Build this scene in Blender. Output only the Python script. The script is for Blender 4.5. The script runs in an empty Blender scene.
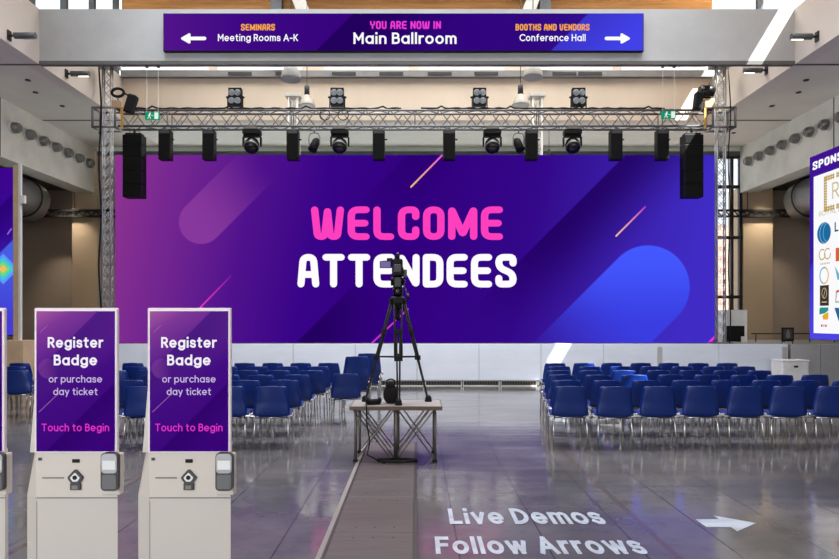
import bpy, bmesh, math, random
from mathutils import Vector, Matrix
random.seed(7)
scene = bpy.context.scene
COL = scene.collection
PI = math.pi
F, VX, VY, EYE = 640.0, 417.0, 319.0, 1.67     # focal length in pixels, vanishing point, eye height


def at(x, y, Y):
    """point at real distance Y that the photograph shows at pixel x, y"""
    return Vector(((x - VX) / F * Y, Y, EYE + (VY - y) / F * Y))


def lin(c):
    c = c / 255.0
    return c / 12.92 if c <= 0.04045 else ((c + 0.055) / 1.055) ** 2.4


def rgb(r, g, b):
    return (lin(r), lin(g), lin(b), 1.0)


# ------------------------------------------------------------------ materials
class E:
    """tiny expression wrapper over math nodes"""
    nt = None

    def __init__(self, s):
        self.s = s

    @staticmethod
    def op(kind, *a):
        n = E.nt.nodes.new('ShaderNodeMath')
        n.operation = kind
        for i, v in enumerate(a):
            if isinstance(v, E):
                E.nt.links.new(v.s, n.inputs[i])
            else:
                n.inputs[i].default_value = v
        return E(n.outputs[0])

    def __add__(s, o): return E.op('ADD', s, o)
    def __radd__(s, o): return E.op('ADD', o, s)
    def __sub__(s, o): return E.op('SUBTRACT', s, o)
    def __rsub__(s, o): return E.op('SUBTRACT', o, s)
    def __mul__(s, o): return E.op('MULTIPLY', s, o)
    def __rmul__(s, o): return E.op('MULTIPLY', o, s)
    def __truediv__(s, o): return E.op('DIVIDE', s, o)


def sstep(e, a, b):
    n = E.nt.nodes.new('ShaderNodeMapRange')
    n.interpolation_type = 'SMOOTHSTEP'
    E.nt.links.new(e.s, n.inputs[0])
    n.inputs[1].default_value = a
    n.inputs[2].default_value = b
    return E(n.outputs[0])


def lstep(e, a, b):
    n = E.nt.nodes.new('ShaderNodeMapRange')
    E.nt.links.new(e.s, n.inputs[0])
    n.inputs[1].default_value = a
    n.inputs[2].default_value = b
    return E(n.outputs[0])


def mixc(f, a, b):
    n = E.nt.nodes.new('ShaderNodeMix')
    n.data_type = 'RGBA'
    E.nt.links.new(f.s, n.inputs[0])
    for v, i in ((a, 6), (b, 7)):
        if isinstance(v, E):
            E.nt.links.new(v.s, n.inputs[i])
        else:
            n.inputs[i].default_value = v
    return E(n.outputs[2])


def ramp(f, stops):
    n = E.nt.nodes.new('ShaderNodeValToRGB')
    E.nt.links.new(f.s, n.inputs[0])
    el = n.color_ramp.elements
    while len(el) < len(stops):
        el.new(0.5)
    for e, (p, c) in zip(el, stops):
        e.position = p
        e.color = c
    return E(n.outputs[0])


def new_mat(name):
    m = bpy.data.materials.new(name)
    m.use_nodes = True
    nt = m.node_tree
    nt.nodes.clear()
    out = nt.nodes.new('ShaderNodeOutputMaterial')
    E.nt = nt
    return m, nt, out


def coords(kind='Object'):
    n = E.nt.nodes.new('ShaderNodeTexCoord')
    s = E.nt.nodes.new('ShaderNodeSeparateXYZ')
    E.nt.links.new(n.outputs[kind], s.inputs[0])
    return E(s.outputs[0]), E(s.outputs[1]), E(s.outputs[2]), n.outputs[kind]


def noise(vec, scale, detail=4, rough=0.55, stretch=None):
    if stretch:
        mp = E.nt.nodes.new('ShaderNodeMapping')
        mp.inputs['Scale'].default_value = stretch
        E.nt.links.new(vec, mp.inputs[0])
        vec = mp.outputs[0]
    n = E.nt.nodes.new('ShaderNodeTexNoise')
    E.nt.links.new(vec, n.inputs['Vector'])
    n.inputs['Scale'].default_value = scale
    n.inputs['Detail'].default_value = detail
    n.inputs['Roughness'].default_value = rough
    return E(n.outputs['Fac'])


def pbr(name, c, rough=0.5, metal=0.0, var=0.08, scale=3.0, bump=0.0, stretch=None, spec=0.5, coat=0.0):
    m, nt, out = new_mat(name)
    b = nt.nodes.new('ShaderNodeBsdfPrincipled')
    x, y, z, v = coords()
    f = sstep(noise(v, scale, 5, 0.6, stretch), 0.3, 0.7)
    col = rgb(*c)
    lo = tuple(k * (1 - var) for k in col[:3]) + (1,)
    hi = tuple(min(1, k * (1 + var)) for k in col[:3]) + (1,)
    nt.links.new(mixc(f, lo, hi).s, b.inputs['Base Color'])
    b.inputs['Roughness'].default_value = rough
    b.inputs['Metallic'].default_value = metal
    b.inputs['Specular IOR Level'].default_value = spec
    b.inputs['Coat Weight'].default_value = coat
    if bump:
        bp = nt.nodes.new('ShaderNodeBump')
        bp.inputs['Strength'].default_value = bump
        bp.inputs['Distance'].default_value = 0.01
        nt.links.new(noise(v, scale * 6, 4).s, bp.inputs['Height'])
        nt.links.new(bp.outputs[0], b.inputs['Normal'])
    nt.links.new(b.outputs[0], out.inputs[0])
    return m


def emit(name, c, k=1.0):
    m, nt, out = new_mat(name)
    e = nt.nodes.new('ShaderNodeEmission')
    e.inputs[0].default_value = rgb(*c)
    e.inputs[1].default_value = k
    nt.links.new(e.outputs[0], out.inputs[0])
    return m


def emit_expr(name, fn, k=1.0):
    m, nt, out = new_mat(name)
    e = nt.nodes.new('ShaderNodeEmission')
    nt.links.new(fn().s, e.inputs[0])
    e.inputs[1].default_value = k
    nt.links.new(e.outputs[0], out.inputs[0])
    return m


M = {}
M['nave_wall'] = pbr('plaster_white', (220, 212, 203), 0.85, var=0.03, scale=0.8)
M['end_wall'] = pbr('plywood_beige_wall', (226, 211, 193), 0.8, var=0.05, scale=0.7, stretch=(1, 1, 0.3))
M['beam'] = pbr('concrete_grey', (180, 183, 186), 0.8, var=0.07, scale=0.9, bump=0.15)
M['ledge'] = pbr('service_ledge_grey', (140, 140, 142), 0.6)
M['beam_edge'] = pbr('steel_edge_grey', (92, 92, 92), 0.6)
M['soffit'] = pbr('concrete_soffit', (222, 218, 208), 0.85, var=0.06, scale=0.6)
M['bulkhead'] = pbr('concrete_bulkhead', (226, 223, 212), 0.8, var=0.10, scale=1.1, bump=0.2)
M['rear_soffit'] = pbr('pale_green_white_soffit', (236, 238, 226), 0.8, var=0.03)
M['dark_wall'] = pbr('brown_grey_wall', (176, 158, 140), 0.85, var=0.06, scale=0.5)
M['tan_wall'] = pbr('tan_pilaster', (196, 172, 142), 0.8, var=0.05, scale=0.6)
M['aisle_ceiling'] = pbr('dark_aisle_ceiling', (96, 92, 87), 0.9)
M['wood'] = pbr('glulam_wood', (196, 142, 84), 0.6, var=0.22, scale=1.5, stretch=(0.4, 1, 9))
M['roof'] = pbr('timber_roof_deck', (190, 150, 104), 0.7, var=0.15, scale=1.2, stretch=(8, 0.4, 1))
M['frame_grey'] = pbr('window_frame_grey', (92, 98, 104), 0.45, 0.3)
M['frame_dark'] = pbr('window_frame_dark', (44, 46, 48), 0.5, 0.3)
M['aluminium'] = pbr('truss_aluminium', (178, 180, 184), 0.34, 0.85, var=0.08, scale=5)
M['truss_dull'] = pbr('truss_dull_aluminium', (126, 126, 130), 0.45, 0.6, var=0.1, scale=5)  # duller, darker aluminium of the truss beam and tower blocks
M['chrome'] = pbr('chair_chrome', (205, 205, 205), 0.16, 1.0, var=0.03)
M['white_metal'] = pbr('white_painted_metal', (214, 214, 210), 0.5)
M['black'] = pbr('black_matt', (9, 9, 11), 0.6, spec=0.3)
M['black_soft'] = pbr('black_fabric', (16, 13, 17), 0.9)
M['black_gloss'] = pbr('black_gloss', (8, 8, 10), 0.25)
M['grille'] = pbr('speaker_grille', (10, 10, 12), 0.8, spec=0.2, var=0.3, scale=60)
M['grey_lamp'] = pbr('grey_lamp_enamel', (148, 148, 144), 0.5)
M['pale_lamp'] = pbr('pale_ribbed_lamp', (168, 164, 156), 0.45)
M['lens'] = pbr('lamp_lens', (150, 166, 184), 0.12, 0.4)
M['blue'] = pbr('chair_blue_plastic', (4, 42, 120), 0.36, var=0.05, scale=6)
M['stage'] = pbr('stage_white_skirt', (222, 230, 244), 0.45, var=0.04, scale=1.3, stretch=(0.6, 1, 2))
M['stage_top'] = pbr('stage_deck', (150, 146, 140), 0.7)
M['stage_grey'] = pbr('stage_grey_skirt', (178, 178, 182), 0.6, var=0.05)
M['tan_box'] = pbr('tan_plinth', (186, 160, 130), 0.7)
M['kiosk'] = pbr('kiosk_cream_white', (206, 201, 194), 0.45, var=0.012, scale=1)
M['kiosk_panel'] = pbr('kiosk_panel_white', (212, 205, 197), 0.4, var=0.012, scale=1)
M['kiosk_frame'] = pbr('kiosk_frame_white', (232, 220, 226), 0.35, var=0.01)
M['silver'] = pbr('reader_silver', (150, 150, 152), 0.35, 0.6)
M['keypad'] = pbr('keypad_grey', (104, 104, 108), 0.5)
M['dark_grey'] = pbr('dark_grey_plastic', (62, 62, 66), 0.5)
M['line_grey'] = pbr('slot_grey', (128, 122, 118), 0.6)
M['white_paint'] = pbr('white_plastic', (232, 232, 232), 0.4)
M['table_top'] = pbr('deck_top_grey', (150, 146, 144), 0.45, var=0.12, scale=5, stretch=(0.5, 4, 1))
M['table_edge'] = pbr('deck_edge_wood', (112, 97, 84), 0.6, var=0.1)
M['steel'] = pbr('galvanised_steel', (126, 122, 118), 0.4, 0.7)
M['dark_steel'] = pbr('dark_steel', (48, 47, 46), 0.5, 0.4)
M['nozzle'] = pbr('nozzle_metal', (134, 132, 128), 0.3, 0.6)
M['duct'] = pbr('duct_metal', (112, 108, 104), 0.45, 0.4, var=0.1, scale=2)
M['yellow'] = pbr('yellow_sling', (206, 160, 84), 0.8)
M['green'] = emit('exit_green', (20, 150, 110), 0.9)
M['exit_white'] = emit('exit_white', (225, 240, 232), 1.0)
M['lamp_glow'] = emit('fluorescent_white', (250, 252, 255), 2.6)
M['warm_glow'] = emit('downlight_warm', (255, 240, 214), 3.0)
M['pink'] = emit('led_pink', (255, 64, 190))
M['white'] = emit('led_white', (255, 253, 255))
M['orange'] = emit('led_orange', (255, 168, 50))
M['magenta'] = emit('led_magenta', (238, 58, 214))
M['soft_white'] = emit('kiosk_white', (246, 240, 250))
M['soft_lilac'] = emit('kiosk_lilac', (206, 186, 226))
M['soft_pink'] = emit('kiosk_pink', (232, 52, 200))
M['gold'] = emit('logo_gold', (190, 158, 84))
M['pale_gold'] = emit('logo_pale_gold', (206, 190, 150))
M['logo_blue'] = emit('logo_blue', (30, 106, 160))
M['logo_sky'] = emit('logo_sky', (110, 176, 214))
M['logo_navy'] = emit('logo_navy', (20, 60, 110))
M['logo_orange'] = emit('logo_orange', (226, 96, 48))
M['logo_teal'] = emit('logo_teal', (40, 146, 140))
M['logo_amber'] = emit('logo_amber', (232, 168, 44))
M['logo_dark'] = emit('logo_dark', (62, 52, 48))
M['logo_red'] = emit('logo_red', (214, 60, 60))
M['logo_grey'] = emit('logo_grey', (190, 186, 184))
M['panel_white'] = emit('led_panel_white', (250, 250, 252))
M['lilac_edge'] = emit('led_lilac', (150, 100, 205))
M['brick'] = None


def mat_glass():
    m, nt, out = new_mat('window_glass')
    t = nt.nodes.new('ShaderNodeBsdfTransparent')
    t.inputs[0].default_value = (0.95, 0.97, 0.98, 1)
    g = nt.nodes.new('ShaderNodeBsdfGlossy')
    g.inputs['Roughness'].default_value = 0.02
    mx = nt.nodes.new('ShaderNodeMixShader')
    mx.inputs[0].default_value = 0.06
    nt.links.new(t.outputs[0], mx.inputs[1])
    nt.links.new(g.outputs[0], mx.inputs[2])
    nt.links.new(mx.outputs[0], out.inputs[0])
    return m


M['glass'] = mat_glass()


def mat_brick():
    m, nt, out = new_mat('pink_brick')
    b = nt.nodes.new('ShaderNodeBsdfPrincipled')
    br = nt.nodes.new('ShaderNodeTexBrick')
    x, y, z, v = coords()
    mp = nt.nodes.new('ShaderNodeMapping')
    mp.inputs['Rotation'].default_value = (PI / 2, 0, 0)
    nt.links.new(v, mp.inputs[0])
    nt.links.new(mp.outputs[0], br.inputs['Vector'])
    br.inputs['Color1'].default_value = rgb(214, 160, 140)
    br.inputs['Color2'].default_value = rgb(196, 134, 116)
    br.inputs['Mortar'].default_value = rgb(220, 210, 200)
    br.inputs['Scale'].default_value = 2.0
    nt.links.new(br.outputs[0], b.inputs['Base Color'])
    b.inputs['Roughness'].default_value = 0.9
    nt.links.new(b.outputs[0], out.inputs[0])
    return m


M['brick'] = mat_brick()
M['leaf'] = pbr('tree_leaves', (124, 156, 110), 0.8, var=0.4, scale=4)
M['bark'] = pbr('tree_bark', (90, 74, 60), 0.9)


def mat_floor():
    m, nt, out = new_mat('polished_concrete_floor')
    b = nt.nodes.new('ShaderNodeBsdfPrincipled')
    x, y, z, v = coords()
    big = sstep(noise(v, 0.55, 5, 0.6), 0.3, 0.72)
    fine = noise(v, 7.0, 6, 0.65)
    streak = noise(v, 1.6, 5, 0.6, (0.35, 2.2, 1))
    c = mixc(big, rgb(80, 78, 80), rgb(112, 109, 111))
    c = mixc(sstep(fine, 0.45, 0.8) * 0.35, c, rgb(64, 61, 62))
    c = mixc(sstep(streak, 0.5, 0.75) * 0.3, c, rgb(122, 118, 118))
    # slab joints: a grid of saw cuts, some wide and brownish
    jx = E.op('ABSOLUTE', E.op('SUBTRACT', E.op('FRACT', (x + 0.03) / 0.66 + 20.0), 0.5)) * 0.66
    jy = E.op('ABSOLUTE', E.op('SUBTRACT', E.op('FRACT', (y + 0.2) / 2.64 + 20.0), 0.5)) * 2.64
    line = E.op('MAXIMUM', 1.0 - sstep(jx, 0.004, 0.010), 1.0 - sstep(jy, 0.004, 0.014))
    c = mixc(line * 0.55, c, rgb(40, 36, 35))
    for X in (1.83, 4.07, -2.9):
        d = E.op('ABSOLUTE', x - X)
        c = mixc((1.0 - sstep(d, 0.022, 0.03)) * 0.8, c, rgb(92, 80, 75))
    nt.links.new(c.s, b.inputs['Base Color'])
    r = 0.07 + sstep(streak, 0.35, 0.75) * 0.11 + big * 0.03
    nt.links.new(r.s, b.inputs['Roughness'])
    b.inputs['Specular IOR Level'].default_value = 0.62
    bp = nt.nodes.new('ShaderNodeBump')
    bp.inputs['Strength'].default_value = 0.12
    bp.inputs['Distance'].default_value = 0.012
    nt.links.new((noise(v, 2.6, 3, 0.5, (0.5, 1.6, 1)) - line * 0.4).s, bp.inputs['Height'])
    nt.links.new(bp.outputs[0], b.inputs['Normal'])
    nt.links.new(b.outputs[0], out.inputs[0])
    return m


M['floor'] = mat_floor()


def mat_deck():
    m, nt, out = new_mat('walkway_boards')
    b = nt.nodes.new('ShaderNodeBsdfPrincipled')
    x, y, z, v = coords('Object')
    g = noise(v, 3.0, 6, 0.6, (0.5, 5, 1))
    oi = nt.nodes.new('ShaderNodeObjectInfo')
    rnd = E(oi.outputs['Random'])
    c = mixc(sstep(g, 0.3, 0.7), rgb(72, 66, 66), rgb(96, 90, 90))
    c = mixc(rnd * 0.4, c, rgb(84, 72, 68))
    nt.links.new(c.s, b.inputs['Base Color'])
    b.inputs['Roughness'].default_value = 0.38
    nt.links.new(b.outputs[0], out.inputs[0])
    return m


M['deck'] = mat_deck()
M['deck_trim'] = pbr('walkway_dark_trim', (44, 38, 38), 0.5)
M['deck_pale'] = pbr('walkway_pale_trim', (160, 154, 152), 0.4)
M['painted_projection'] = pbr('painted_projected_light', (178, 188, 202), 0.28, var=0.2, scale=4, stretch=(0.5, 2, 1))  # white that stands in for the projected light of lettering and arrow


# ------------------------------------------------------------------ mesh tools
class MB:
    def __init__(self):
        self.bm = bmesh.new()

    def box(self, x0, x1, y0, y1, z0, z1, bevel=0.0):
        vs = [self.bm.verts.new(p) for p in ((x0, y0, z0), (x1, y0, z0), (x1, y1, z0), (x0, y1, z0),
                                             (x0, y0, z1), (x1, y0, z1), (x1, y1, z1), (x0, y1, z1))]
        fs = [self.bm.faces.new([vs[i] for i in q]) for q in ((3, 2, 1, 0), (4, 5, 6, 7), (0, 1, 5, 4), (1, 2, 6, 5), (2, 3, 7, 6), (3, 0, 4, 7))]
        if bevel:
            es = list({e for f in fs for e in f.edges})
            bmesh.ops.bevel(self.bm, geom=es, offset=bevel, segments=2, affect='EDGES', profile=0.5)
        return self

    def tube(self, p, q, r, n=8, r2=None):
        p, q = Vector(p), Vector(q)
        r2 = r if r2 is None else r2
        d = (q - p).normalized()
        a = d.orthogonal().normalized()
        b = d.cross(a)
        R0, R1 = [], []
        for i in range(n):
            t = 2 * PI * i / n
            o = a * math.cos(t) + b * math.sin(t)
            R0.append(self.bm.verts.new(p + o * r))
            R1.append(self.bm.verts.new(q + o * r2))
        for i in range(n):
            j = (i + 1) % n
            f = self.bm.faces.new((R0[i], R0[j], R1[j], R1[i]))
            f.smooth = n > 6
        self.bm.faces.new(R0[::-1])
        self.bm.faces.new(R1)
        return self

    def path(self, pts, r, n=6, closed=False):
        pts = [Vector(p) for p in pts]
        rings = []
        N = len(pts)
        prev = None
        for i, p in enumerate(pts):
            a = pts[i - 1] if (i > 0 or closed) else p
            b = pts[(i + 1) % N] if (i < N - 1 or closed) else p
            d = (b - a).normalized()
            if prev is None:
                u = d.orthogonal().normalized()
            else:
                u = (prev - d * prev.dot(d))
                u = u.normalized() if u.length > 1e-6 else d.orthogonal().normalized()
            prev = u
            w = d.cross(u)
            rings.append([self.bm.verts.new(p + (u * math.cos(2 * PI * k / n) + w * math.sin(2 * PI * k / n)) * r) for k in range(n)])
        for i in range(N if closed else N - 1):
            A, B = rings[i], rings[(i + 1) % N]
            for k in range(n):
                l = (k + 1) % n
                f = self.bm.faces.new((A[k], A[l], B[l], B[k]))
                f.smooth = True
        if not closed:
            self.bm.faces.new(rings[0][::-1])
            self.bm.faces.new(rings[-1])
        return self

    def lathe(self, prof, c=(0, 0, 0), n=24, axis='Z', smooth=True):
        """prof = [(radius, height)...] spun about an axis through c"""
        c = Vector(c)
        rings = []
        for r, h in prof:
            ring = []
            for k in range(n):
                t = 2 * PI * k / n
                a, b = r * math.cos(t), r * math.sin(t)
                o = {'Z': (a, b, h), 'Y': (a, h, b), 'X': (h, a, b)}[axis]
                ring.append(self.bm.verts.new(c + Vector(o)))
            rings.append(ring)
        for A, B in zip(rings, rings[1:]):
            for k in range(n):
                l = (k + 1) % n
                f = self.bm.faces.new((A[k], A[l], B[l], B[k]))
                f.smooth = smooth
        self.bm.faces.new(rings[0][::-1])
        self.bm.faces.new(rings[-1])
        return self

    def prism(self, poly, y0, y1, plane='XZ'):
        """extrude a polygon; XZ polygon along Y, XY polygon along Z, YZ polygon along X"""
        def P(u, v, w):
            return {'XZ': (u, w, v), 'XY': (u, v, w), 'YZ': (w, u, v)}[plane]
        A = [self.bm.verts.new(P(u, v, y0)) for u, v in poly]
        B = [self.bm.verts.new(P(u, v, y1)) for u, v in poly]
        n = len(poly)
        self.bm.faces.new(A)
        self.bm.faces.new(B[::-1])
        for i in range(n):
            j = (i + 1) % n
            self.bm.faces.new((A[j], A[i], B[i], B[j]))
        return self

    def ball(self, c, r, sx=1, sy=1, sz=1, u=14, v=9):
        mtx = Matrix.Translation(Vector(c)) @ Matrix.Diagonal((sx, sy, sz, 1))
        res = bmesh.ops.create_uvsphere(self.bm, u_segments=u, v_segments=v, radius=r, matrix=mtx)
        for vv in res['verts']:
            for f in vv.link_faces:
                f.smooth = True
        return self

    def xform(self, mtx):
        bmesh.ops.transform(self.bm, matrix=mtx, verts=self.bm.verts[:])
        return self

    def build(self, name, mat, parent=None, loc=None):
        bmesh.ops.recalc_face_normals(self.bm, faces=self.bm.faces[:])
        me = bpy.data.meshes.new(name)
        self.bm.to_mesh(me)
        self.bm.free()
        me.materials.append(mat)
        o = bpy.data.objects.new(name, me)
        COL.objects.link(o)
        if parent is not None:
            o.parent = parent
        if loc is not None:
            o.location = loc
        return o


def tag(o, label, cat, group=None, kind=None):
    o['label'] = label
    o['category'] = cat
    if group:
        o['group'] = group
    if kind:
        o['kind'] = kind
    return o


def thing(name, label, cat, loc=(0, 0, 0), rz=0.0, group=None):
    o = bpy.data.objects.new(name, None)
    o.empty_display_size = 0.2
    COL.objects.link(o)
    o.location = loc
    o.rotation_euler = (0, 0, rz)
    return tag(o, label, cat, group)


def struct(name, mb, mat, parent=None):
    o = mb.build(name, mat, parent)
    if parent is None:
        o['kind'] = 'structure'
        o['label'] = STRUCT.get(name, name.replace('_', ' ') + ' of the hall')
        o['category'] = name.split('_')[0]
    return o


STRUCT = {}


def copy_tree(o, parent=None):
    c = o.copy()
    COL.objects.link(c)
    if parent is not None:
        c.parent = parent
    for ch in [k for k in KIDS.get(o.name, [])]:
        copy_tree(ch, c)
    return c


KIDS = {}


def index_kids():
    KIDS.clear()
    for o in bpy.data.objects:
        if o.parent:
            KIDS.setdefault(o.parent.name, []).append(o)


ORD = ['first', 'second', 'third', 'fourth', 'fifth', 'sixth', 'seventh', 'eighth', 'ninth', 'tenth', 'eleventh', 'twelfth']


# ------------------------------------------------------------------ lettering
def rounded(pts, r, closed=False):
    """replace corners of a polyline with arcs; a point may carry its own radius"""
    P = [Vector((p[0], p[1])) for p in pts]
    R = [(p[2] if len(p) > 2 else 0) * r for p in pts]
    out = []
    n = len(P)
    for i in range(n):
        if R[i] == 0 or (not closed and i in (0, n - 1)):
            out.append(P[i])
            continue
        a, b, c = P[i - 1], P[i], P[(i + 1) % n]
        u, v = (a - b), (c - b)
        d = min(R[i], u.length * 0.5, v.length * 0.5)
        s, e = b + u.normalized() * d, b + v.normalized() * d
        for k in range(6):
            t = k / 5
            out.append((1 - t) ** 2 * s + 2 * t * (1 - t) * b + t * t * e)
    return out


G = {   # centre lines in a box one unit high: (width, [(points, closed)])
    'A': (.52, [([(0, 0), (.08, 1, 1), (.44, 1, 1), (.52, 0)], 0), ([(.05, .36), (.47, .36)], 0)]),
    'B': (.46, [([(0, 0), (0, 1), (.44, 1, 1), (.44, .52, 1), (0, .52)], 0), ([(0, 0), (.46, 0, 1), (.46, .52, 1), (.2, .52)], 0)]),
    'C': (.48, [([(.48, .74), (.48, 1, 1), (0, 1, 1), (0, 0, 1), (.48, 0, 1), (.48, .26)], 0)]),
    'D': (.48, [([(0, 0), (0, 1), (.48, 1, 1), (.48, 0, 1)], 1)]),
    'E': (.50, [([(.50, 1), (0, 1, 1), (0, 0, 1), (.50, 0)], 0), ([(0, .5), (.46, .5)], 0)]),
    'H': (.48, [([(0, 0), (0, 1)], 0), ([(.48, 0), (.48, 1)], 0), ([(0, .5), (.48, .5)], 0)]),
    'I': (.0, [([(0, 0), (0, 1)], 0)]),
    'L': (.46, [([(0, 1), (0, 0, 1), (.46, 0)], 0)]),
    'M': (.74, [([(0, 0), (.0, 1, .3), (.37, .1, .3), (.74, 1, .3), (.74, 0)], 0)]),
    'N': (.52, [([(0, 0), (0, 1, .3), (.52, 0, .3), (.52, 1)], 0)]),
    'O': (.48, [([(0, 0, 1), (0, 1, 1), (.48, 1, 1), (.48, 0, 1)], 1)]),
    'P': (.46, [([(0, 0), (0, 1), (.46, 1, 1), (.46, .45, 1), (0, .45)], 0)]),
    'R': (.46, [([(0, 0), (0, 1), (.46, 1, 1), (.46, .45, 1), (0, .45)], 0), ([(.22, .45), (.48, 0)], 0)]),
    'S': (.50, [([(.50, .78), (.50, 1, 1), (0, 1, 1), (0, .62, 1), (.50, .38, 1), (.50, 0, 1), (0, 0, 1), (0, .22)], 0)]),
    'T': (.54, [([(0, 1), (.54, 1)], 0), ([(.27, 1), (.27, 0)], 0)]),
    'U': (.48, [([(0, 1), (0, 0, 1), (.48, 0, 1), (.48, 1)], 0)]),
    'V': (.52, [([(0, 1), (.10, 0, .6), (.42, 0, .6), (.52, 1)], 0)]),
    'W': (.87, [([(0, 1), (.10, 0, .7), (.34, 0, .7), (.435, .95, .1), (.53, 0, .7), (.77, 0, .7), (.87, 1)], 0)]),
    'Y': (.52, [([(0, 1), (0, .5, 1), (.52, .5, 1), (.52, 1)], 0), ([(.26, .5), (.26, 0)], 0)]),
}


def ribbon(mb, pts, w, closed, y, tx, caps=True):
    n = len(pts)
    h = w / 2
    cnt = n if closed else n - 1
    for i in range(cnt):
        a, b = pts[i], pts[(i + 1) % n]
        d = b - a
        if d.length < 1e-6:
            continue
        d.normalize()
        nn = Vector((-d.y, d.x)) * h
        q = [a - nn, b - nn, b + nn, a + nn]
        mb.bm.faces.new([mb.bm.verts.new(tx(p.x, p.y)) for p in q])
    for p in (pts if (caps or closed) else pts[1:-1]):
        mb.bm.faces.new([mb.bm.verts.new(tx(p.x + h * math.cos(2 * PI * k / 10), p.y + h * math.sin(2 * PI * k / 10))) for k in range(10)])


def display_text(s, width, height, stroke=0.3, gap=0.14, y=0.0):
    """heavy rounded lettering in the XZ plane, centred on x=0, baseline z=0, facing -Y"""
    mb = MB()
    x = 0.0
    items = []
    for ch in s:
        if ch == ' ':
            x += 0.42
            continue
        w, strokes = G[ch]
        items.append((x, strokes))
        x += w + stroke + gap
    total = x - gap
    H = 1 + stroke
    sx, sz = width / total, height / H
    for x0, strokes in items:
        for pts, closed in strokes:
            pl = rounded(pts, 0.24, closed)
            def tx(u, v, x0=x0):
                return ((u + x0 + stroke / 2 - total / 2) * sx, y, (v + stroke / 2) * sz)
            ribbon(mb, pl, stroke, closed, y, tx)
    return mb


def arc(cx, cy, rx, ry, a0, a1, n=10):
    return [(cx + rx * math.cos(math.radians(a0 + (a1 - a0) * k / n)), cy + ry * math.sin(math.radians(a0 + (a1 - a0) * k / n))) for k in range(n + 1)]


def bowl(x=0.0):
    return (arc(x + .3, .35, .3, .35, 0, 342, 18), 1)


def arch(x, w=.5, x0=None):
    return (arc(x + w / 2, .70 - w / 2, w / 2, w / 2, 180, 0, 10) + [(x + w, 0)], 0)


SANS = {    # centre lines, cap height one: (width, [(points, closed)])
    'a': (.6, [bowl(), ([(.6, .7), (.6, 0)], 0)]),
    'b': (.6, [bowl(), ([(0, 1.02), (0, 0)], 0)]),
    'c': (.5, [(arc(.3, .35, .3, .35, 48, 312, 14), 0)]),
    'd': (.6, [bowl(), ([(.6, 1.02), (.6, 0)], 0)]),
    'e': (.6, [([(.03, .34), (.6, .34)] + arc(.3, .35, .3, .35, 0, 312, 16), 0)]),
    'f': (.34, [([(.12, 0), (.12, .78)] + arc(.32, .80, .20, .22, 180, 92, 6), 0), ([(0, .68), (.34, .68)], 0)]),
    'g': (.6, [bowl(), ([(.6, .7), (.6, 0)] + arc(.3, -.02, .3, .28, 0, -150, 10), 0)]),
    'h': (.5, [([(0, 1.02), (0, 0)], 0), arch(0)]),
    'i': (.0, [([(0, .64), (0, 0)], 0), ([(0, 1.0), (0, 1.03)], 0)]),
    'k': (.46, [([(0, 1.02), (0, 0)], 0), ([(.42, .7), (.02, .28)], 0), ([(.16, .42), (.46, 0)], 0)]),
    'l': (.0, [([(0, 1.02), (0, 0)], 0)]),
    'm': (.84, [([(0, .70), (0, 0)], 0), arch(0, .42), arch(.42, .42)]),
    'n': (.5, [([(0, .70), (0, 0)], 0), arch(0)]),
    'o': (.6, [bowl()]),
    'p': (.6, [bowl(), ([(0, .7), (0, -.30)], 0)]),
    'r': (.28, [([(0, .70), (0, 0)], 0), (arc(.28, .42, .28, .28, 180, 85, 8), 0)]),
    's': (.44, [([(.43, .60), (.30, .70, 1), (.02, .70, 1), (.02, .36, 1), (.44, .36, 1), (.44, 0, 1), (.14, 0, 1), (0, .12)], 0)]),
    't': (.34, [([(.14, .95), (.14, .16)] + arc(.30, .16, .16, .16, 180, 275, 6), 0), ([(0, .70), (.34, .70)], 0)]),
    'u': (.5, [([(0, .70), (0, .25)] + arc(.25, .25, .25, .25, 180, 360, 10), 0), ([(.5, .70), (.5, 0)], 0)]),
    'v': (.52, [([(0, .70), (.26, 0), (.52, .70)], 0)]),
    'w': (.84, [([(0, .70), (.21, 0), (.42, .66), (.63, 0), (.84, .70)], 0)]),
    'y': (.52, [([(0, .70), (.27, .02)], 0), ([(.52, .70), (.16, -.30)], 0)]),
    'A': (.74, [([(0, 0), (.37, 1), (.74, 0)], 0), ([(.14, .32), (.60, .32)], 0)]),
    'B': (.52, [([(0, 0), (0, 1), (.48, 1, 1), (.48, .54, 1), (0, .54)], 0), ([(0, 0), (.54, 0, 1), (.54, .54, 1), (.2, .54)], 0)]),
    'C': (.76, [(arc(.48, .5, .48, .5, 45, 315, 18), 0)]),
    'D': (.66, [([(.16, 1), (0, 1), (0, 0), (.16, 0)] + arc(.16, .5, .5, .5, -90, 90, 14), 0)]),
    'F': (.48, [([(.48, 1), (0, 1), (0, 0)], 0), ([(0, .5), (.42, .5)], 0)]),
    'H': (.62, [([(0, 0), (0, 1)], 0), ([(.62, 0), (.62, 1)], 0), ([(0, .52), (.62, .52)], 0)]),
    'K': (.58, [([(0, 0), (0, 1)], 0), ([(.55, 1), (.02, .40)], 0), ([(.2, .58), (.58, 0)], 0)]),
    'L': (.46, [([(0, 1), (0, 0), (.46, 0)], 0)]),
    'M': (.76, [([(0, 0), (0, 1), (.38, .36), (.76, 1), (.76, 0)], 0)]),
    'O': (.90, [(arc(.45, .5, .47, .5, 0, 345, 22), 1)]),
    'R': (.54, [([(0, 0), (0, 1), (.52, 1, 1), (.52, .46, 1), (0, .46)], 0), ([(.26, .46), (.56, 0)], 0)]),
    'T': (.62, [([(0, 1), (.62, 1)], 0), ([(.31, 1), (.31, 0)], 0)]),
    'Y': (.62, [([(0, 1), (.31, .45), (.62, 1)], 0), ([(.31, .45), (.31, 0)], 0)]),
    '-': (.30, [([(0, .40), (.30, .40)], 0)]),
}


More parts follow.
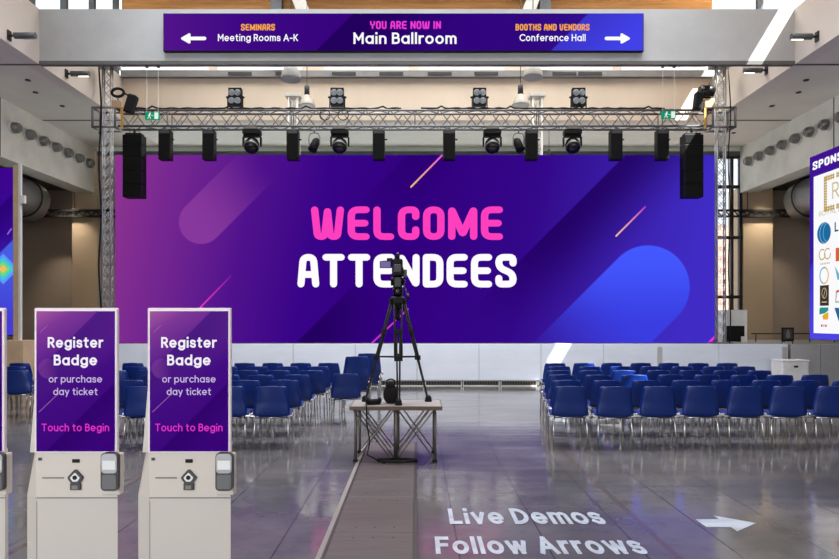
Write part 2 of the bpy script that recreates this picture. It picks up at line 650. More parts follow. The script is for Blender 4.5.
def strip(mb, pts, w, closed, tx):
    """one even band along a polyline whose quads share their corners"""
    n = len(pts)
    L, Rr = [], []
    for i, p in enumerate(pts):
        a = pts[i - 1] if (i > 0 or closed) else p
        b = pts[(i + 1) % n] if (i < n - 1 or closed) else p
        d1 = (p - a).normalized() if (p - a).length > 1e-6 else (b - p).normalized()
        d2 = (b - p).normalized() if (b - p).length > 1e-6 else d1
        t = (d1 + d2).normalized()
        nn = Vector((-t.y, t.x))
        k = min(1.5, 1.0 / max(0.3, t.dot(d1)))
        L.append(mb.bm.verts.new(tx(*(p + nn * (w / 2 * k)))))
        Rr.append(mb.bm.verts.new(tx(*(p - nn * (w / 2 * k)))))
    for i in range(n if closed else n - 1):
        j = (i + 1) % n
        mb.bm.faces.new((L[i], Rr[i], Rr[j], L[j]))


def plain_text(s, width, cap, y=0.0, weight=0.16, gap=0.15, stagger=0.0):
    """geometric sans lettering as flat mesh; XZ plane, centred, baseline z=0, facing -Y"""
    mb = MB()
    x, items = 0.0, []
    for ch in s:
        if ch == ' ':
            x += 0.36
            continue
        w, strokes = SANS[ch]
        items.append((x, strokes))
        x += w + weight + gap
    total = x - gap
    sx, sz = width / total, cap / (1 + weight)
    for x0, strokes in items:
        k = 0
        for pts, closed in strokes:
            pl = rounded(pts, 0.26, closed)
            runs = [[pl[0]]]
            for i in range(1, len(pl)):          # break the band where it turns sharply
                runs[-1].append(pl[i])
                if not closed and i < len(pl) - 1:
                    u, v = (pl[i] - pl[i - 1]).normalized(), (pl[i + 1] - pl[i]).normalized()
                    if u.dot(v) < 0.35:
                        runs.append([pl[i]])
            for run in runs:
                if not closed:
                    d0, d1 = (run[0] - run[1]).normalized(), (run[-1] - run[-2]).normalized()
                    run = [run[0] + d0 * weight * 0.5] + run[1:-1] + [run[-1] + d1 * weight * 0.5]

                def tx(u, v, x0=x0, k=k):
                    return ((u + x0 + weight / 2 - total / 2) * sx, y - k * stagger, (v + weight / 2) * sz)
                strip(mb, run, weight, closed, tx)
                k += 1
    return mb


# ================================================================== THE HALL
NW, HW = 8.2, 7.2            # nave half width, height of the soffit
BX = 10.4                    # inner face of the concrete bulkheads
YB, YE, YR = 13.9, 17.8, 20.6    # front beam, end wall, rear wall
STRUCT.update({
    'floor': 'polished grey brown concrete floor with saw cut joints',
    'ceiling': 'timber roof deck high over the hall',
})
struct('floor', MB().box(-16, 16, -14, 22, -0.2, 0), M['floor'])
struct('ceiling', MB().box(-9.41, 9.41, -14, 18.3, 11.0, 11.2), M['roof'])
struct('wall_left', MB().box(-NW - 0.3, -NW, -14, YR, HW, 8.4), M['nave_wall'])
struct('wall_right', MB().box(NW, NW + 0.3, -14, YR, HW, 8.4), M['nave_wall'])
struct('wall_right_upper', MB().box(NW, NW + 0.3, -14, 5.3, 8.4, 11.0), M['nave_wall'])
struct('wall_left_upper', MB().box(-NW - 0.3, -NW, -14, 2.0, 8.4, 11.0), M['nave_wall'])
struct('wall_end', MB().box(-NW, NW, YE, YE + 0.25, HW, 10.22), M['end_wall'])
struct('trim_1', MB().box(-NW, NW, YE - 0.02, YE + 0.25, 10.22, 11.0), M['wood'])
struct('trim_2', MB().box(-NW, NW, YE - 0.06, YE - 0.001, 10.16, 10.22), M['beam'])
# front concrete beam with its darker lower edge
struct('roof_beam', MB().box(-NW, NW, YB, YB + 0.09, HW + 0.07, 8.40), M['beam'])
struct('trim_3', MB().box(-NW, NW, YB - 0.02, YB + 0.10, HW - 0.01, HW + 0.07), M['beam_edge'])
for sx, side in ((-1, 'left'), (1, 'right')):
    a, b = sorted((sx * NW, sx * (BX + 0.6)))
    struct('ceiling_' + side, MB().box(*sorted((sx * (NW + 0.3), sx * 16)), -14, YR + 0.6, HW, HW + 0.25), M['soffit'])
    g = MB()
    for Y in (YB, YE):
        g.box(*sorted((sx * NW, sx * BX)), Y - 0.03, Y + 0.03, HW - 0.012, HW - 0.001)
    struct('trim_4' if sx < 0 else 'trim_5', g, M['beam_edge'])
    bk = MB().box(*sorted((sx * BX, sx * (BX + 0.6))), -14, YR, 5.73, HW)
    struct('bulkhead_' + side, bk, M['bulkhead'])
    struct('trim_6' if sx < 0 else 'trim_7', MB().box(*sorted((sx * (BX - 0.008), sx * BX)), 15.95, 15.98, 5.73, HW), M['beam_edge'])
    struct('ceiling_aisle_' + side, MB().box(*sorted((sx * (BX + 0.6), sx * 16)), -14, YR + 1, 5.95, 6.1), M['aisle_ceiling'])
    struct('wall_outer_' + side, MB().box(*sorted((sx * 15, sx * 15.3)), -14, YR + 1, 0, 5.95), M['dark_wall'])
    struct('wall_pilaster_' + side, MB().box(*sorted((sx * (10.5 if sx > 0 else 10.3), sx * (11.45 if sx > 0 else 11.1))), YR, YR + 1, 0, 5.95), M['tan_wall'])
    struct('wall_recess_' + side, MB().box(*sorted((sx * (11.45 if sx > 0 else 11.1), sx * 15)), YR + 0.7, YR + 1, 0, 5.95), M['dark_wall'])
struct('ceiling_rear', MB().box(-NW, NW, YE + 0.25, YR + 0.6, HW, HW + 0.25), M['rear_soffit'])

# clerestory glazing
wn = [0]


def window(name_kind, x0, x1, y0, y1, z0, z1, mull, frame_mat, thick=0.08, cross=()):
    """a glazed opening; either in a plane of constant x (x0==x1) or constant y"""
    wn[0] += 1
    f = MB()
    t = thick / 2
    if x0 == x1:
        for Y in mull:
            f.box(x0 - 0.07, x0 + 0.07, Y - t, Y + t, z0, z1)
        for Z in (z0, z1) + tuple(cross):
            f.box(x0 - 0.06, x0 + 0.06, y0, y1, Z - 0.03, Z + 0.03)
    else:
        for X in mull:
            f.box(X - t, X + t, y0 - 0.06, y0 + 0.06, z0, z1)
        for Z in (z0, z1) + tuple(cross):
            f.box(x0, x1, y0 - 0.05, y0 + 0.05, Z - 0.05, Z + 0.05)
    o = f.build('window_%d' % wn[0], frame_mat)
    o['kind'] = 'structure'
    o['label'] = name_kind
    o['category'] = 'window'
    p = MB()
    if x0 == x1:
        p.box(x0 - 0.006, x0 + 0.006, y0, y1, z0, z1)
    else:
        p.box(x0, x1, y0 - 0.006, y0 + 0.006, z0, z1)
    p.build('pane', M['glass'], o)
    return o


window('clerestory strip glazing on the left, high above the beam', -NW - 0.15, -NW - 0.15, 2.0, YE, 8.43, 10.97,
       [2.05 + 1.31 * i for i in range(12)] + [YE - 0.05], M['frame_grey'], 0.11)
window('clerestory strip glazing on the right, sun coming through', NW + 0.15, NW + 0.15, 5.3, YE, 8.43, 10.97,
       [5.35, 7.4, 9.45, 11.5, 15.6], M['frame_grey'], 0.10)
window('tall dark framed rear window behind the big screen', -9.2, 10.5, YR + 0.1, YR + 0.1, 0.05, 6.9,
       [-9.15, -7, -5, -3, -1, 1, 3, 5, 7, 8.7, 9.3, 10.17, 10.44], M['frame_dark'], 0.085, (2.38, 4.3, 5.94))
struct('trim_8', MB().box(-10.3, 10.5, YR, YR + 0.2, 6.93, 7.07), M['frame_grey'])
struct('wall_rear', MB().box(-10.3, 10.5, YR, YR + 0.2, 7.07, HW), M['rear_soffit'])
struct('wall_rear_left', MB().box(-10.6, -9.2, YR + 0.21, YR + 0.4, 0, HW), M['dark_wall'])
struct('wall_rear_edge', MB().box(-10.3, -9.2, YR, YR + 0.2, 0, 6.93), M['dark_wall'])
for i, (X) in enumerate((-3.85, 3.5)):
    struct('trim_%d' % (9 + i), MB().box(X - 0.15, X + 0.15, YE - 0.35, YE - 0.08, 8.7, 11.0), M['frame_grey'])
for i, (x0, x1) in enumerate(((-3.28, -2.86), (2.86, 3.28))):
    s = 1 if i else -1
    st = MB().prism([(x0 - s * .0, 10.05), (x0 + 0.36, 10.05), (x0 + 0.36 + s * 0.35, 10.99), (x0 + s * 0.35, 10.99)], YE - 0.40, YE - 0.30)
    struct('trim_%d' % (11 + i), st, M['white_metal'])

# outside: brick building and tree seen through the rear window
bd = thing('brick_building', 'pink brick building outside, seen through the rear window on the right', 'building', (11.0, 27.0, 0))
MB().box(-3.2, 5, 0, 3, 0, 5.6).build('wall', M['brick'], bd)
for x in (-1.6, 0.4):
    w = MB().box(x, x + 0.9, -0.05, 0.0, 2.2, 3.6).build('window', M['white_metal'], bd)
tr = thing('tree', 'pale green tree outside, above the brick building through the rear window', 'tree', (12.6, 32.0, 0))
MB().tube((0, 0, 0), (0, 0, 5.5), 0.22, 8, 0.12).build('trunk', M['bark'], tr)
cr = MB()
for i in range(26):
    a, e = random.random() * 6.28, random.random()
    cr.ball((math.cos(a) * 1.9 * e, math.sin(a) * 1.6 * e, 6.2 + random.uniform(-0.9, 2.0)), random.uniform(0.35, 0.7), u=8, v=6)
cr.build('crown', M['leaf'], tr)
bpy.data.objects['tree']
g = MB().box(-16, 16, 22.05, 45, -0.3, -0.1)
struct('ground_outside', g, M['stage_grey'])

# ------------------------------------------------------------------ aisle details
# jet nozzles in rows on the two bulkheads
def nozzle(sx):
    r = thing('air_nozzle', 'x', 'air nozzle', (0, 0, 0))
    MB().lathe([(0.20, 0.0), (0.20, 0.03), (0.17, 0.05), (0.17, 0.06)], n=20, axis='X').xform(Matrix.Scale(-sx, 4, (1, 0, 0))).build('flange', M['white_metal'], r)
    MB().lathe([(0.165, 0.04), (0.175, 0.10), (0.165, 0.19), (0.13, 0.26), (0.10, 0.28), (0.09, 0.26)], n=20, axis='X').xform(Matrix.Scale(-sx, 4, (1, 0, 0))).build('nozzle', M['nozzle'], r)
    return r


for sx, side, y0, n in ((-1, 'left', 20.15, 7), (1, 'right', 19.9, 8)):
    proto = nozzle(sx)
    index_kids()
    for k in range(n):
        o = proto if k == 0 else copy_tree(proto)
        o.location = (sx * (BX + 0.003), y0 - 0.62 * k, 6.58)
        o.scale = (0.82, 0.82, 0.82)
        nth = ORD[k] if k else 'farthest'
        o['label'] = ('round air nozzle on the %s concrete bulkhead, %s' % (side, 'farthest, next to the truss tower' if k == 0 else ORD[k] + ' counting from the truss tower'))
        o['group'] = 'air nozzles on the %s bulkhead' % side
# small recessed downlights in the soffits
for sx, side in ((-1, 'left'), (1, 'right')):
    for k, (X, Y) in enumerate(((9.3, 15.6), (9.2, 16.6), (9.4, 19.0), (9.0, 14.8))):
        o = MB().lathe([(0.06, 0), (0.06, 0.02), (0.04, 0.02), (0.035, 0.005)], n=14).build('recessed_spot', M['dark_steel'], loc=(sx * X, Y, HW - 0.02))
        tag(o, 'small recessed spot in the %s grey soffit, %s' % (side, ('second from the front', 'third from the front', 'farthest back', 'nearest the front')[k]), 'spotlight', 'recessed spots')
for sx, side in ((-1, 'left'), (1, 'right')):
    o = thing('downlight', 'lit white downlight under the dark aisle ceiling on the %s' % side, 'downlight', (sx * 11.35, 20.1, 5.95))
    MB().lathe([(0.17, -0.03), (0.17, 0.0), (0.12, 0.0)], n=18).build('rim', M['white_metal'], o)
    MB().lathe([(0.12, -0.036), (0.12, -0.028)], n=18).build('lens', M['warm_glow'], o)
# wall cylinders
for sx, Y, z, label in ((-1, 12.85, 7.36, 'cylinder wall lamp on the left upper wall in front of the beam'),
                        (-1, 14.95, 7.40, 'cylinder wall lamp on the left upper wall behind the beam'),
                        (1, 13.1, 7.45, 'cylinder wall lamp on the right upper wall in front of the beam'),
                        (1, 15.0, 7.50, 'cylinder wall lamp on the right upper wall behind the beam')):
    o = thing('wall_lamp', label, 'wall lamp', (sx * NW, Y, z))
    s = -sx
    MB().box(*sorted((0, s * 0.03)), -0.06, 0.06, -0.10, 0.10, 0.008).build('wall_plate', M['dark_steel'], o)
    MB().tube((s * 0.03, 0, 0), (s * 0.12, 0, 0), 0.025).build('arm', M['dark_steel'], o)
    MB().tube((s * 0.12, 0, 0), (s * 0.54, 0, 0), 0.062, 16).build('barrel', M['frame_grey'], o)
    MB().tube((s * 0.30, 0, -0.055), (s * 0.53, 0, -0.055), 0.02, 8).build('light_strip', M['warm_glow'] if Y > 14 or sx > 0 else M['grey_lamp'], o)
# ducts
for sx, side in ((-1, 'left'), (1, 'right')):
    o = thing('air_duct', 'fat round metal air duct under the %s aisle ceiling' % side, 'duct', (sx * 11.4, 0, 5.2))
    pts = [(0, 10.0, 0), (0, 14, 0), (0, 18.3, 0), (sx * 0.1, 19.0, 0), (sx * 0.45, 19.55, 0), (sx * 1.1, 19.8, 0), (sx * 3.4, 19.85, 0)]
    MB().path(pts, 0.55, 24).build('pipe', M['duct'], o)
    for Y in (12.2, 14.4, 16.6, 18.5):
        a = [(0.575 * math.cos(t), Y, 0.575 * math.sin(t)) for t in [2 * PI * k / 24 for k in range(24)]]
        MB().path(a, 0.025, 6, True).build('seam_ring', M['dark_steel'], o)
# dark lattice rails across the aisles
for sx, side in ((-1, 'left'), (1, 'right')):
    x0, x1 = (9.2, 14.95) if sx > 0 else (9.6, 14.95)
    o = thing('cable_tray', 'dark lattice cable tray across the %s aisle' % side, 'cable tray', (0, YR - 0.07, 5.0))
    r = MB()
    MB().box(*sorted((sx * x0, sx * x1)), -0.05, 0.05, 0.12, 0.18).build('rail', M['dark_steel'], o)
    MB().box(*sorted((sx * x0, sx * x1)), -0.05, 0.05, -0.07, -0.01).build('rail', M['dark_steel'], o)
    x = x0
    while x < x1 - 0.3:
        r.tube((sx * x, 0, -0.03), (sx * (x + 0.14), 0, 0.14), 0.022, 5)
        r.tube((sx * (x + 0.14), 0, 0.14), (sx * (x + 0.28), 0, -0.03), 0.022, 5)
        x += 0.28
    r.build('lattice', M['dark_steel'], o)
    h = MB()
    for xx in (x0 + 1.4, 13.4):
        h.tube((sx * xx, 0, 0.15), (sx * xx, 0, 0.95), 0.012, 5)
    h.build('hanger', M['dark_steel'], o)

# ------------------------------------------------------------------ ledge and strip lights on the end wall
o = MB().box(-NW + 0.02, NW - 0.02, YE - 0.14, YE, 8.36, 8.53).build('trim_13', M['ledge'])
o['kind'] = 'structure'; o['label'] = 'grey service ledge along the beige end wall under the strip lights'; o['category'] = 'ledge'
segs = ((121, 210), (217, 303), (324, 410), (418, 505), (538, 613), (620, 708))
for i, (a, b) in enumerate(segs):
    p, q = at(a, 67, YE - 0.07), at(b, 67, YE - 0.07)
    o = thing('strip_light', 'white fluorescent strip light under the beam, %s' % ('leftmost of six' if i == 0 else 'rightmost of six' if i == 5 else ORD[i] + ' from the left'),
              'strip light', ((p.x + q.x) / 2, YE - 0.07, 8.53), 0, 'strip lights on the service ledge')
    h = (q.x - p.x) / 2
    MB().box(-h, h, -0.05, 0.05, 0, 0.03).build('batten', M['white_metal'], o)
    MB().tube((-h + 0.04, 0, 0.055), (h - 0.04, 0, 0.055), 0.042, 10).build('tube', M['lamp_glow'], o)
    for s in (-1, 1):
        MB().box(s * (h - 0.02) - 0.02, s * (h - 0.02) + 0.02, -0.04, 0.04, 0.03, 0.10).build('end_cap', M['white_metal'], o)
for i, (x) in enumerate((238, 286, 343, 391, 440, 487, 566, 592)):
    p = at(x, 71, YE - 0.33)
    o = MB().box(-0.33, 0.33, -0.02, 0.0, -0.05, 0.05, 0.01).build('air_slot', M['dark_grey'], loc=(p.x, YE - 0.137, 8.44))
    tag(o, 'dark air slot in the grey service ledge, %s from the left' % ORD[i], 'air slot', 'air slots in the service ledge')

# ------------------------------------------------------------------ overhead banner display on the front beam
def art(stops_fn):
    return stops_fn


def banner_art():
    x, y, z, v = coords()
    px = 403.5 + x * 46.3
    py = 32.0 - z * 46.3
    d = px + py
    c = ramp(lstep(px, 163, 644), [(0, rgb(82, 20, 138)), (0.16, rgb(62, 8, 132)), (0.45, rgb(52, 2, 122)), (0.75, rgb(48, 6, 128)), (1, rgb(54, 20, 150))])
    c = mixc(sstep(d, 366, 368) * (1.0 - sstep(d, 380, 500)) * 0.85, c, rgb(30, 0, 88))
    c = mixc(sstep(d, 600, 603), c, rgb(60, 54, 205))
    return mixc(sstep(d, 600, 680) * sstep(d, 600, 603), c, rgb(66, 66, 232))


M['banner'] = emit_expr('banner_display', banner_art)
BYF = YB - 0.108
bc = at(403.5, 32, BYF)
ban = thing('overhead_sign', 'long purple overhead direction sign fixed to the concrete beam', 'sign', (bc.x, YB, bc.z))
s = BYF / F
MB().box(-240.5 * s, 240.5 * s, -0.10, 0.0, -19 * s, 19 * s, 0.008).build('housing', M['black'], ban)
fc = MB().box(-239.6 * s, 239.6 * s, -0.108, -0.10, -18.4 * s, 18.4 * s).build('display', M['banner'], ban)


def put(mb, name, mat, parent, dx, dz, dy=0.0):
    return mb.xform(Matrix.Translation((dx, dy, dz))).build(name, mat, parent)


def bpx(x, y):
    return (x - 403.5) * s, (32 - y) * s


yy = -0.112
put(display_text('SEMINARS', 34 * s, 6.6 * s, 0.24, 0.12), 'lettering', M['orange'], fc, *bpx(258, 30.6), yy)
put(plain_text('Meeting Rooms A-K', 80 * s, 7.0 * s, 0, 0.17), 'lettering', M['white'], fc, *bpx(258, 41.2), yy)
put(display_text('YOU ARE NOW IN', 71 * s, 8.2 * s, 0.24, 0.12), 'lettering', M['magenta'], fc, *bpx(405.5, 29.2), yy)
put(plain_text('Main Ballroom', 103 * s, 11.4 * s, 0, 0.19), 'lettering', M['white'], fc, *bpx(405, 44), yy)
put(display_text('BOOTHS AND VENDORS', 74 * s, 6.6 * s, 0.24, 0.12), 'lettering', M['orange'], fc, *bpx(552.5, 30.6), yy)
put(plain_text('Conference Hall', 66 * s, 7.0 * s, 0, 0.17), 'lettering', M['white'], fc, *bpx(552.5, 41.2), yy)


def arrow(sgn, mb=None):
    mb = mb or MB()
    def tx(u, v):
        return (u * sgn, 0, v)
    L, h = 12.6 * s, 5.2 * s
    ribbon(mb, [Vector((-L + 1.5 * s, 0)), Vector((L - 9 * s, 0))], 3.6 * s, False, 0, tx)
    tri = [Vector((L - 1.4 * s, 0)), Vector((L - 8.5 * s, h - 1.2 * s)), Vector((L - 8.5 * s, -h + 1.2 * s))]
    mb.bm.faces.new([mb.bm.verts.new(tx(p.x, p.y)) for p in tri])
    ribbon(mb, tri, 2.4 * s, True, 0, tx)
    return mb


put(arrow(-1), 'arrow', M['white'], fc, *bpx(193.5, 38.5), yy)
put(arrow(1), 'arrow', M['white'], fc, *bpx(617.5, 38.5), yy)

# ------------------------------------------------------------------ stage
SF, SH = 15.9, 1.05
st = thing('stage', 'long white fronted stage under the big purple screen', 'stage', (0, SF, 0))
MB().box(-9.25, 9.22, 0.03, 4.6, 0.14, SH).build('deck', M['stage_top'], st)
seams = [-9.25, -7.7, -6.2, -4.62, -3.08, -1.54, 0, 1.54, 3.08, 4.64, 6.03, 7.5, 9.22]
for a, b in zip(seams, seams[1:]):
    MB().box(a + 0.006, b - 0.006, 0.0, 0.03, 0.15, SH, 0.004).build('skirt_panel', M['stage'], st)
MB().box(-9.25, 9.22, 0.06, 0.10, 0, 0.15).build('plinth', M['dark_steel'], st)
x = -9.2
while x < 8.3:
    w = 0.92
    f = MB()
    f.box(x, x + w, 0.02, 0.05, 0.125, 0.145).box(x, x + w, 0.02, 0.05, 0.0, 0.02)
    f.box(x, x + 0.025, 0.02, 0.05, 0.0, 0.145).box(x + w - 0.025, x + w, 0.02, 0.05, 0.0, 0.145)
    gr = f.build('vent_grille', M['white_metal'], st)
    b = MB()
    k = x + 0.08
    while k < x + w - 0.04:
        b.box(k, k + 0.012, 0.03, 0.045, 0.02, 0.125)
        k += 0.066
    b.build('bars', M['line_grey'], gr)
    x += 0.94
for X in (6.03, 9.12):
    o = MB().box(X - 0.06, X + 0.06, -0.02, -0.0, 0.2, 0.98, 0.01).build('joint_post', M['stage_grey'], st)
sp = thing('side_platform', 'grey side platform to the right of the white stage', 'platform', (9.3, SF, 0))
MB().box(0, 5.6, 0.03, 4.0, 0, SH - 0.02).build('deck', M['stage_top'], sp)
for a, b in ((0, 0.72), (0.73, 2.3), (2.31, 3.9), (3.91, 5.6)):
    MB().box(a + 0.004, b - 0.004, 0, 0.03, 0.0, SH - 0.02, 0.004).build('skirt_panel', M['stage_grey'], sp)
sp = thing('side_platform', 'tan side platform to the left of the white stage behind the left screen', 'platform', (-14.9, SF, 0))
MB().box(0, 5.6, 0.03, 4.0, 0, SH - 0.02).build('deck', M['stage_top'], sp)
for a, b in ((0, 1.9), (1.91, 3.8), (3.81, 5.6)):
    MB().box(a + 0.004, b - 0.004, 0, 0.03, 0.0, SH - 0.02, 0.004).build('skirt_panel', M['tan_box'], sp)

# ------------------------------------------------------------------ main LED screen
LY = 16.42
ls = LY / F


def led_art():
    x, y, z, v = coords()
    px = 416.5 + x / ls
    py = 249.0 - z / ls
    d = px + py
    a = px - py
    t = lstep(px + (py - 155.0) * 0.22, 115, 718)
    c = ramp(t, [(0.0, rgb(142, 52, 142)), (0.10, rgb(118, 40, 144)), (0.24, rgb(80, 18, 140)), (0.36, rgb(56, 4, 136)), (0.52, rgb(50, 0, 126)),
                 (0.72, rgb(52, 8, 138)), (0.86, rgb(58, 30, 168)), (1.0, rgb(64, 44, 196))])
    # pill upper left, axis running up to the right
    def pill(cx, cy, r, sgn):
        u = (a - (cx - cy)) * (0.7071 * sgn)
        w = (d - (cx + cy)) * 0.7071
        u2 = E.op('MINIMUM', u, 0.0)
        dist = E.op('SQRT', u2 * u2 + w * w)
        return 1.0 - sstep(dist, r - 0.8, r + 0.8), u
    m1, u1 = pill(201, 222, 22, 1)
    c = mixc(m1 * (1.0 - sstep(u1, -10, 90)) * 0.75, c, rgb(144, 62, 160))
    # left lower darker band, from the bottom edge up to the lettering
    c = mixc(sstep(d, 637, 641) * (1.0 - sstep(d, 642, 745)) * (1.0 - sstep(a, -20, 130)) * 0.8, c, rgb(30, 0, 84))
    # wide dark band right of the lettering
    c = mixc(sstep(d, 779, 782) * (1.0 - sstep(d, 784, 890)) * sstep(a, 120, 330) * 0.85, c, rgb(32, 0, 92))
    # soft dark band above the first line
    c = mixc(sstep(d, 560, 566) * (1.0 - sstep(d, 570, 640)) * sstep(a, 110, 250) * 0.45, c, rgb(36, 0, 100))
    # big blue pill, axis running down to the left
    m2, u2 = pill(648, 287, 41.5, -1)
    return mixc(m2 * (1.0 - sstep(u2, 20, 140)), c, mixc(sstep(py, 245, 330), rgb(68, 88, 255), rgb(58, 62, 226)))


M['led'] = emit_expr('main_led_art', led_art)
c0 = at(416.5, 249, LY)
led = thing('led_screen', 'huge purple stage screen welcoming attendees', 'screen', (c0.x, LY, SH))
zc = (319 - 249) * ls + EYE - SH
hw, hh = 301.5 * ls, zc
MB().box(-hw, hw, 0.0, 0.14, 0, 2 * zc, 0.01).build('cabinet', M['black'], led)
face = MB().box(-hw + 0.01, hw - 0.01, -0.006, 0.0, -hh + 0.01, hh - 0.005).build('display', M['led'], led, (0, 0, zc))


def lpx(x, y):
    return (x - 416.5) * ls, (249 - y) * ls


put(display_text('WELCOME', 192 * ls, 33.5 * ls, 0.25, 0.12), 'lettering', M['pink'], face, *lpx(407, 240), -0.012)
put(display_text('ATTENDEES', 219 * ls, 33.5 * ls, 0.25, 0.11), 'lettering', M['white'], face, *lpx(407, 287.5), -0.012)


def gradient_line(name, c1, c2, p, q, w=1.6):
    m, nt, out = new_mat(name)
    e = nt.nodes.new('ShaderNodeEmission')
    x, y, z, v = coords()
    zz0, zz1 = lpx(*p)[1], lpx(*q)[1]
    nt.links.new(mixc(lstep(z, zz0, zz1), rgb(*c1), rgb(*c2)).s, e.inputs[0])
    nt.links.new(e.outputs[0], out.inputs[0])
    mb = MB()
    ribbon(mb, [Vector(lpx(*p)), Vector(lpx(*q))], w * ls, False, 0, lambda u, v: (u, -0.012, v))
    mb.build('accent_line', m, face)


gradient_line('accent_warm', (250, 190, 110), (236, 90, 200), (411, 187), (442, 155.5))
gradient_line('accent_pink', (240, 60, 200), (110, 30, 150), (196, 312), (231, 276))
gradient_line('accent_cream', (250, 190, 150), (190, 50, 190), (616, 236), (645, 207))
gradient_line('accent_magenta', (190, 50, 210), (214, 60, 200), (372, 343), (408, 309))
gradient_line('accent_corner', (240, 50, 200), (220, 60, 210), (709, 342.4), (717.5, 334), 2.2)


# ------------------------------------------------------------------ truss
def truss(mb_ch, p, q, w, h, step, horizontal, rc=0.026, rb=0.012):
    """box truss from p to q; returns list of chord meshes and one bracing mesh"""
    chords, br = [], MB()
    p, q = Vector(p), Vector(q)
    d = (q - p)
    L = d.length
    d.normalize()
    if horizontal:
        u, v = Vector((0, 1, 0)), Vector((0, 0, 1))
    else:
        u, v = Vector((1, 0, 0)), Vector((0, 1, 0))
    cs = [(-1, -1), (1, -1), (1, 1), (-1, 1)]
    off = [u * (a * w / 2) + v * (b * h / 2) for a, b in cs]
    for o in off:
        chords.append(MB().tube(p + o, q + o, rc, 8))
    n = max(1, round(L / step))
    for f in range(4):
        A, B = off[f], off[(f + 1) % 4]
        for i in range(n):
            t0, t1, tm = L * i / n, L * (i + 1) / n, L * (i + 0.5) / n
            if mb_ch == 'X':
                br.tube(p + A + d * t0, p + B + d * t1, rb, 5)
                br.tube(p + B + d * t0, p + A + d * t1, rb, 5)
            else:
                br.tube(p + A + d * t0, p + B + d * tm, rb, 5)
                br.tube(p + B + d * tm, p + A + d * t1, rb, 5)
    return chords, br


TY = 16.18
for x, side in ((107.6, 'left'), (720.4, 'right')):
    X = (x - VX) / F * TY
    o = thing('truss_tower', 'aluminium lattice truss tower at the %s edge of the big screen' % side, 'truss tower', (X, TY, SH))
    ch, br = truss('X', (0, 0, 0.04), (0, 0, 6.98), 0.21, 0.11, 0.28, False, 0.018, 0.008)
    for c in ch:
        c.build('chord', M['aluminium'], o)
    br.build('bracing', M['aluminium'], o)
    MB().box(-0.22, 0.22, -0.22, 0.16, 0, 0.04).build('base_plate', M['steel'], o)
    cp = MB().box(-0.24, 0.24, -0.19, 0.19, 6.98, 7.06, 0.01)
    cp.build('head_block', M['truss_dull'], o)
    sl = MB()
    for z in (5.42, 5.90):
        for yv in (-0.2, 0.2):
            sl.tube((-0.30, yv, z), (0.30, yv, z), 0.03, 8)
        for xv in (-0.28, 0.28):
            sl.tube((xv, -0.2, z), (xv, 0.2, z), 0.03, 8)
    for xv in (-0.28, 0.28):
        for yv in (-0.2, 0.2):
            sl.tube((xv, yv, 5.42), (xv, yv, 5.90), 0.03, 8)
    sl.build('sleeve_block', M['truss_dull'], o)
ZL, ZU = 6.50, 6.90
xa, xb = (121 - VX) / F * TY, (709 - VX) / F * TY
ht = thing('truss_beam', 'long horizontal aluminium truss carrying lights and speakers above the screen', 'truss', ((xa + xb) / 2, TY, ZL))
L = (xb - xa) / 2
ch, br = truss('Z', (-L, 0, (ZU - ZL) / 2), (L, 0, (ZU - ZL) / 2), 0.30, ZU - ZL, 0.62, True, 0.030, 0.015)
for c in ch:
    c.build('chord', M['truss_dull'], ht)
br.build('bracing', M['truss_dull'], ht)
for xx in (-6.2, -3.1, 0, 3.1, 6.2):
    v = MB()
    for yv in (-0.15, 0.15):
        v.tube((xx, yv, 0), (xx, yv, ZU - ZL), 0.016, 6)
    v.build('connector', M['truss_dull'], ht)
# white masts behind the truss
for x, lab in ((294, 'slim white lattice mast behind the truss, left of the middle'), (536.5, 'slim white lattice mast behind the truss, right of the middle')):
    Y = 17.2
    X = (x - VX) / F * Y
    z1 = EYE + (VY - 96) / F * Y
    o = thing('lattice_mast', lab, 'mast', (X, Y, SH))
    ch, br = truss('X', (0, 0, 0.03), (0, 0, z1 - SH - 0.06), 0.24, 0.24, 0.34, False, 0.028, 0.014)
    for c in ch:
        c.build('chord', M['white_metal'], o)
    br.build('bracing', M['white_metal'], o)
    MB().box(-0.2, 0.2, -0.18, 0.18, 0, 0.03).build('base_plate', M['white_metal'], o)
    MB().box(-0.21, 0.21, -0.17, 0.17, z1 - SH - 0.06, z1 - SH + 0.03, 0.01).build('head_plate', M['white_metal'], o)

# cables lying along the truss
for k, (xs, xe, r) in enumerate(((-7.2, -0.4, 0.022), (0.1, 6.2, 0.024))):
    pts = []
    n = 60
    for i in range(n + 1):
        t = i / n
        pts.append((xs + (xe - xs) * t, TY - 0.15 + 0.02 * math.sin(i * 1.9), ZU + 0.035 + 0.018 * abs(math.sin(i * 0.83 + k)) + (0.05 if i % 17 == 5 else 0)))
    o = MB().path(pts, r, 5).build('cable_bundle', M['black'])
    tag(o, 'black cable bundle lying along the top of the truss, %s half' % ('left' if k == 0 else 'right'), 'cable')
lo = [(0.13 * math.cos(t), 0.0, 0.13 * math.sin(t) - 0.13) for t in [2 * PI * k / 20 for k in range(20)]]
for x in (326, 344):
    p = at(x, 109, TY)
    o = MB().path(lo, 0.012, 5, True).build('cable_loop', M['black'], loc=(p.x, TY - 0.185, ZU - 0.0))
    tag(o, 'loop of black cable hanging from the truss, %s' % ('left of the second four-lamp light' if x < 330 else 'under the second four-lamp light'), 'cable')

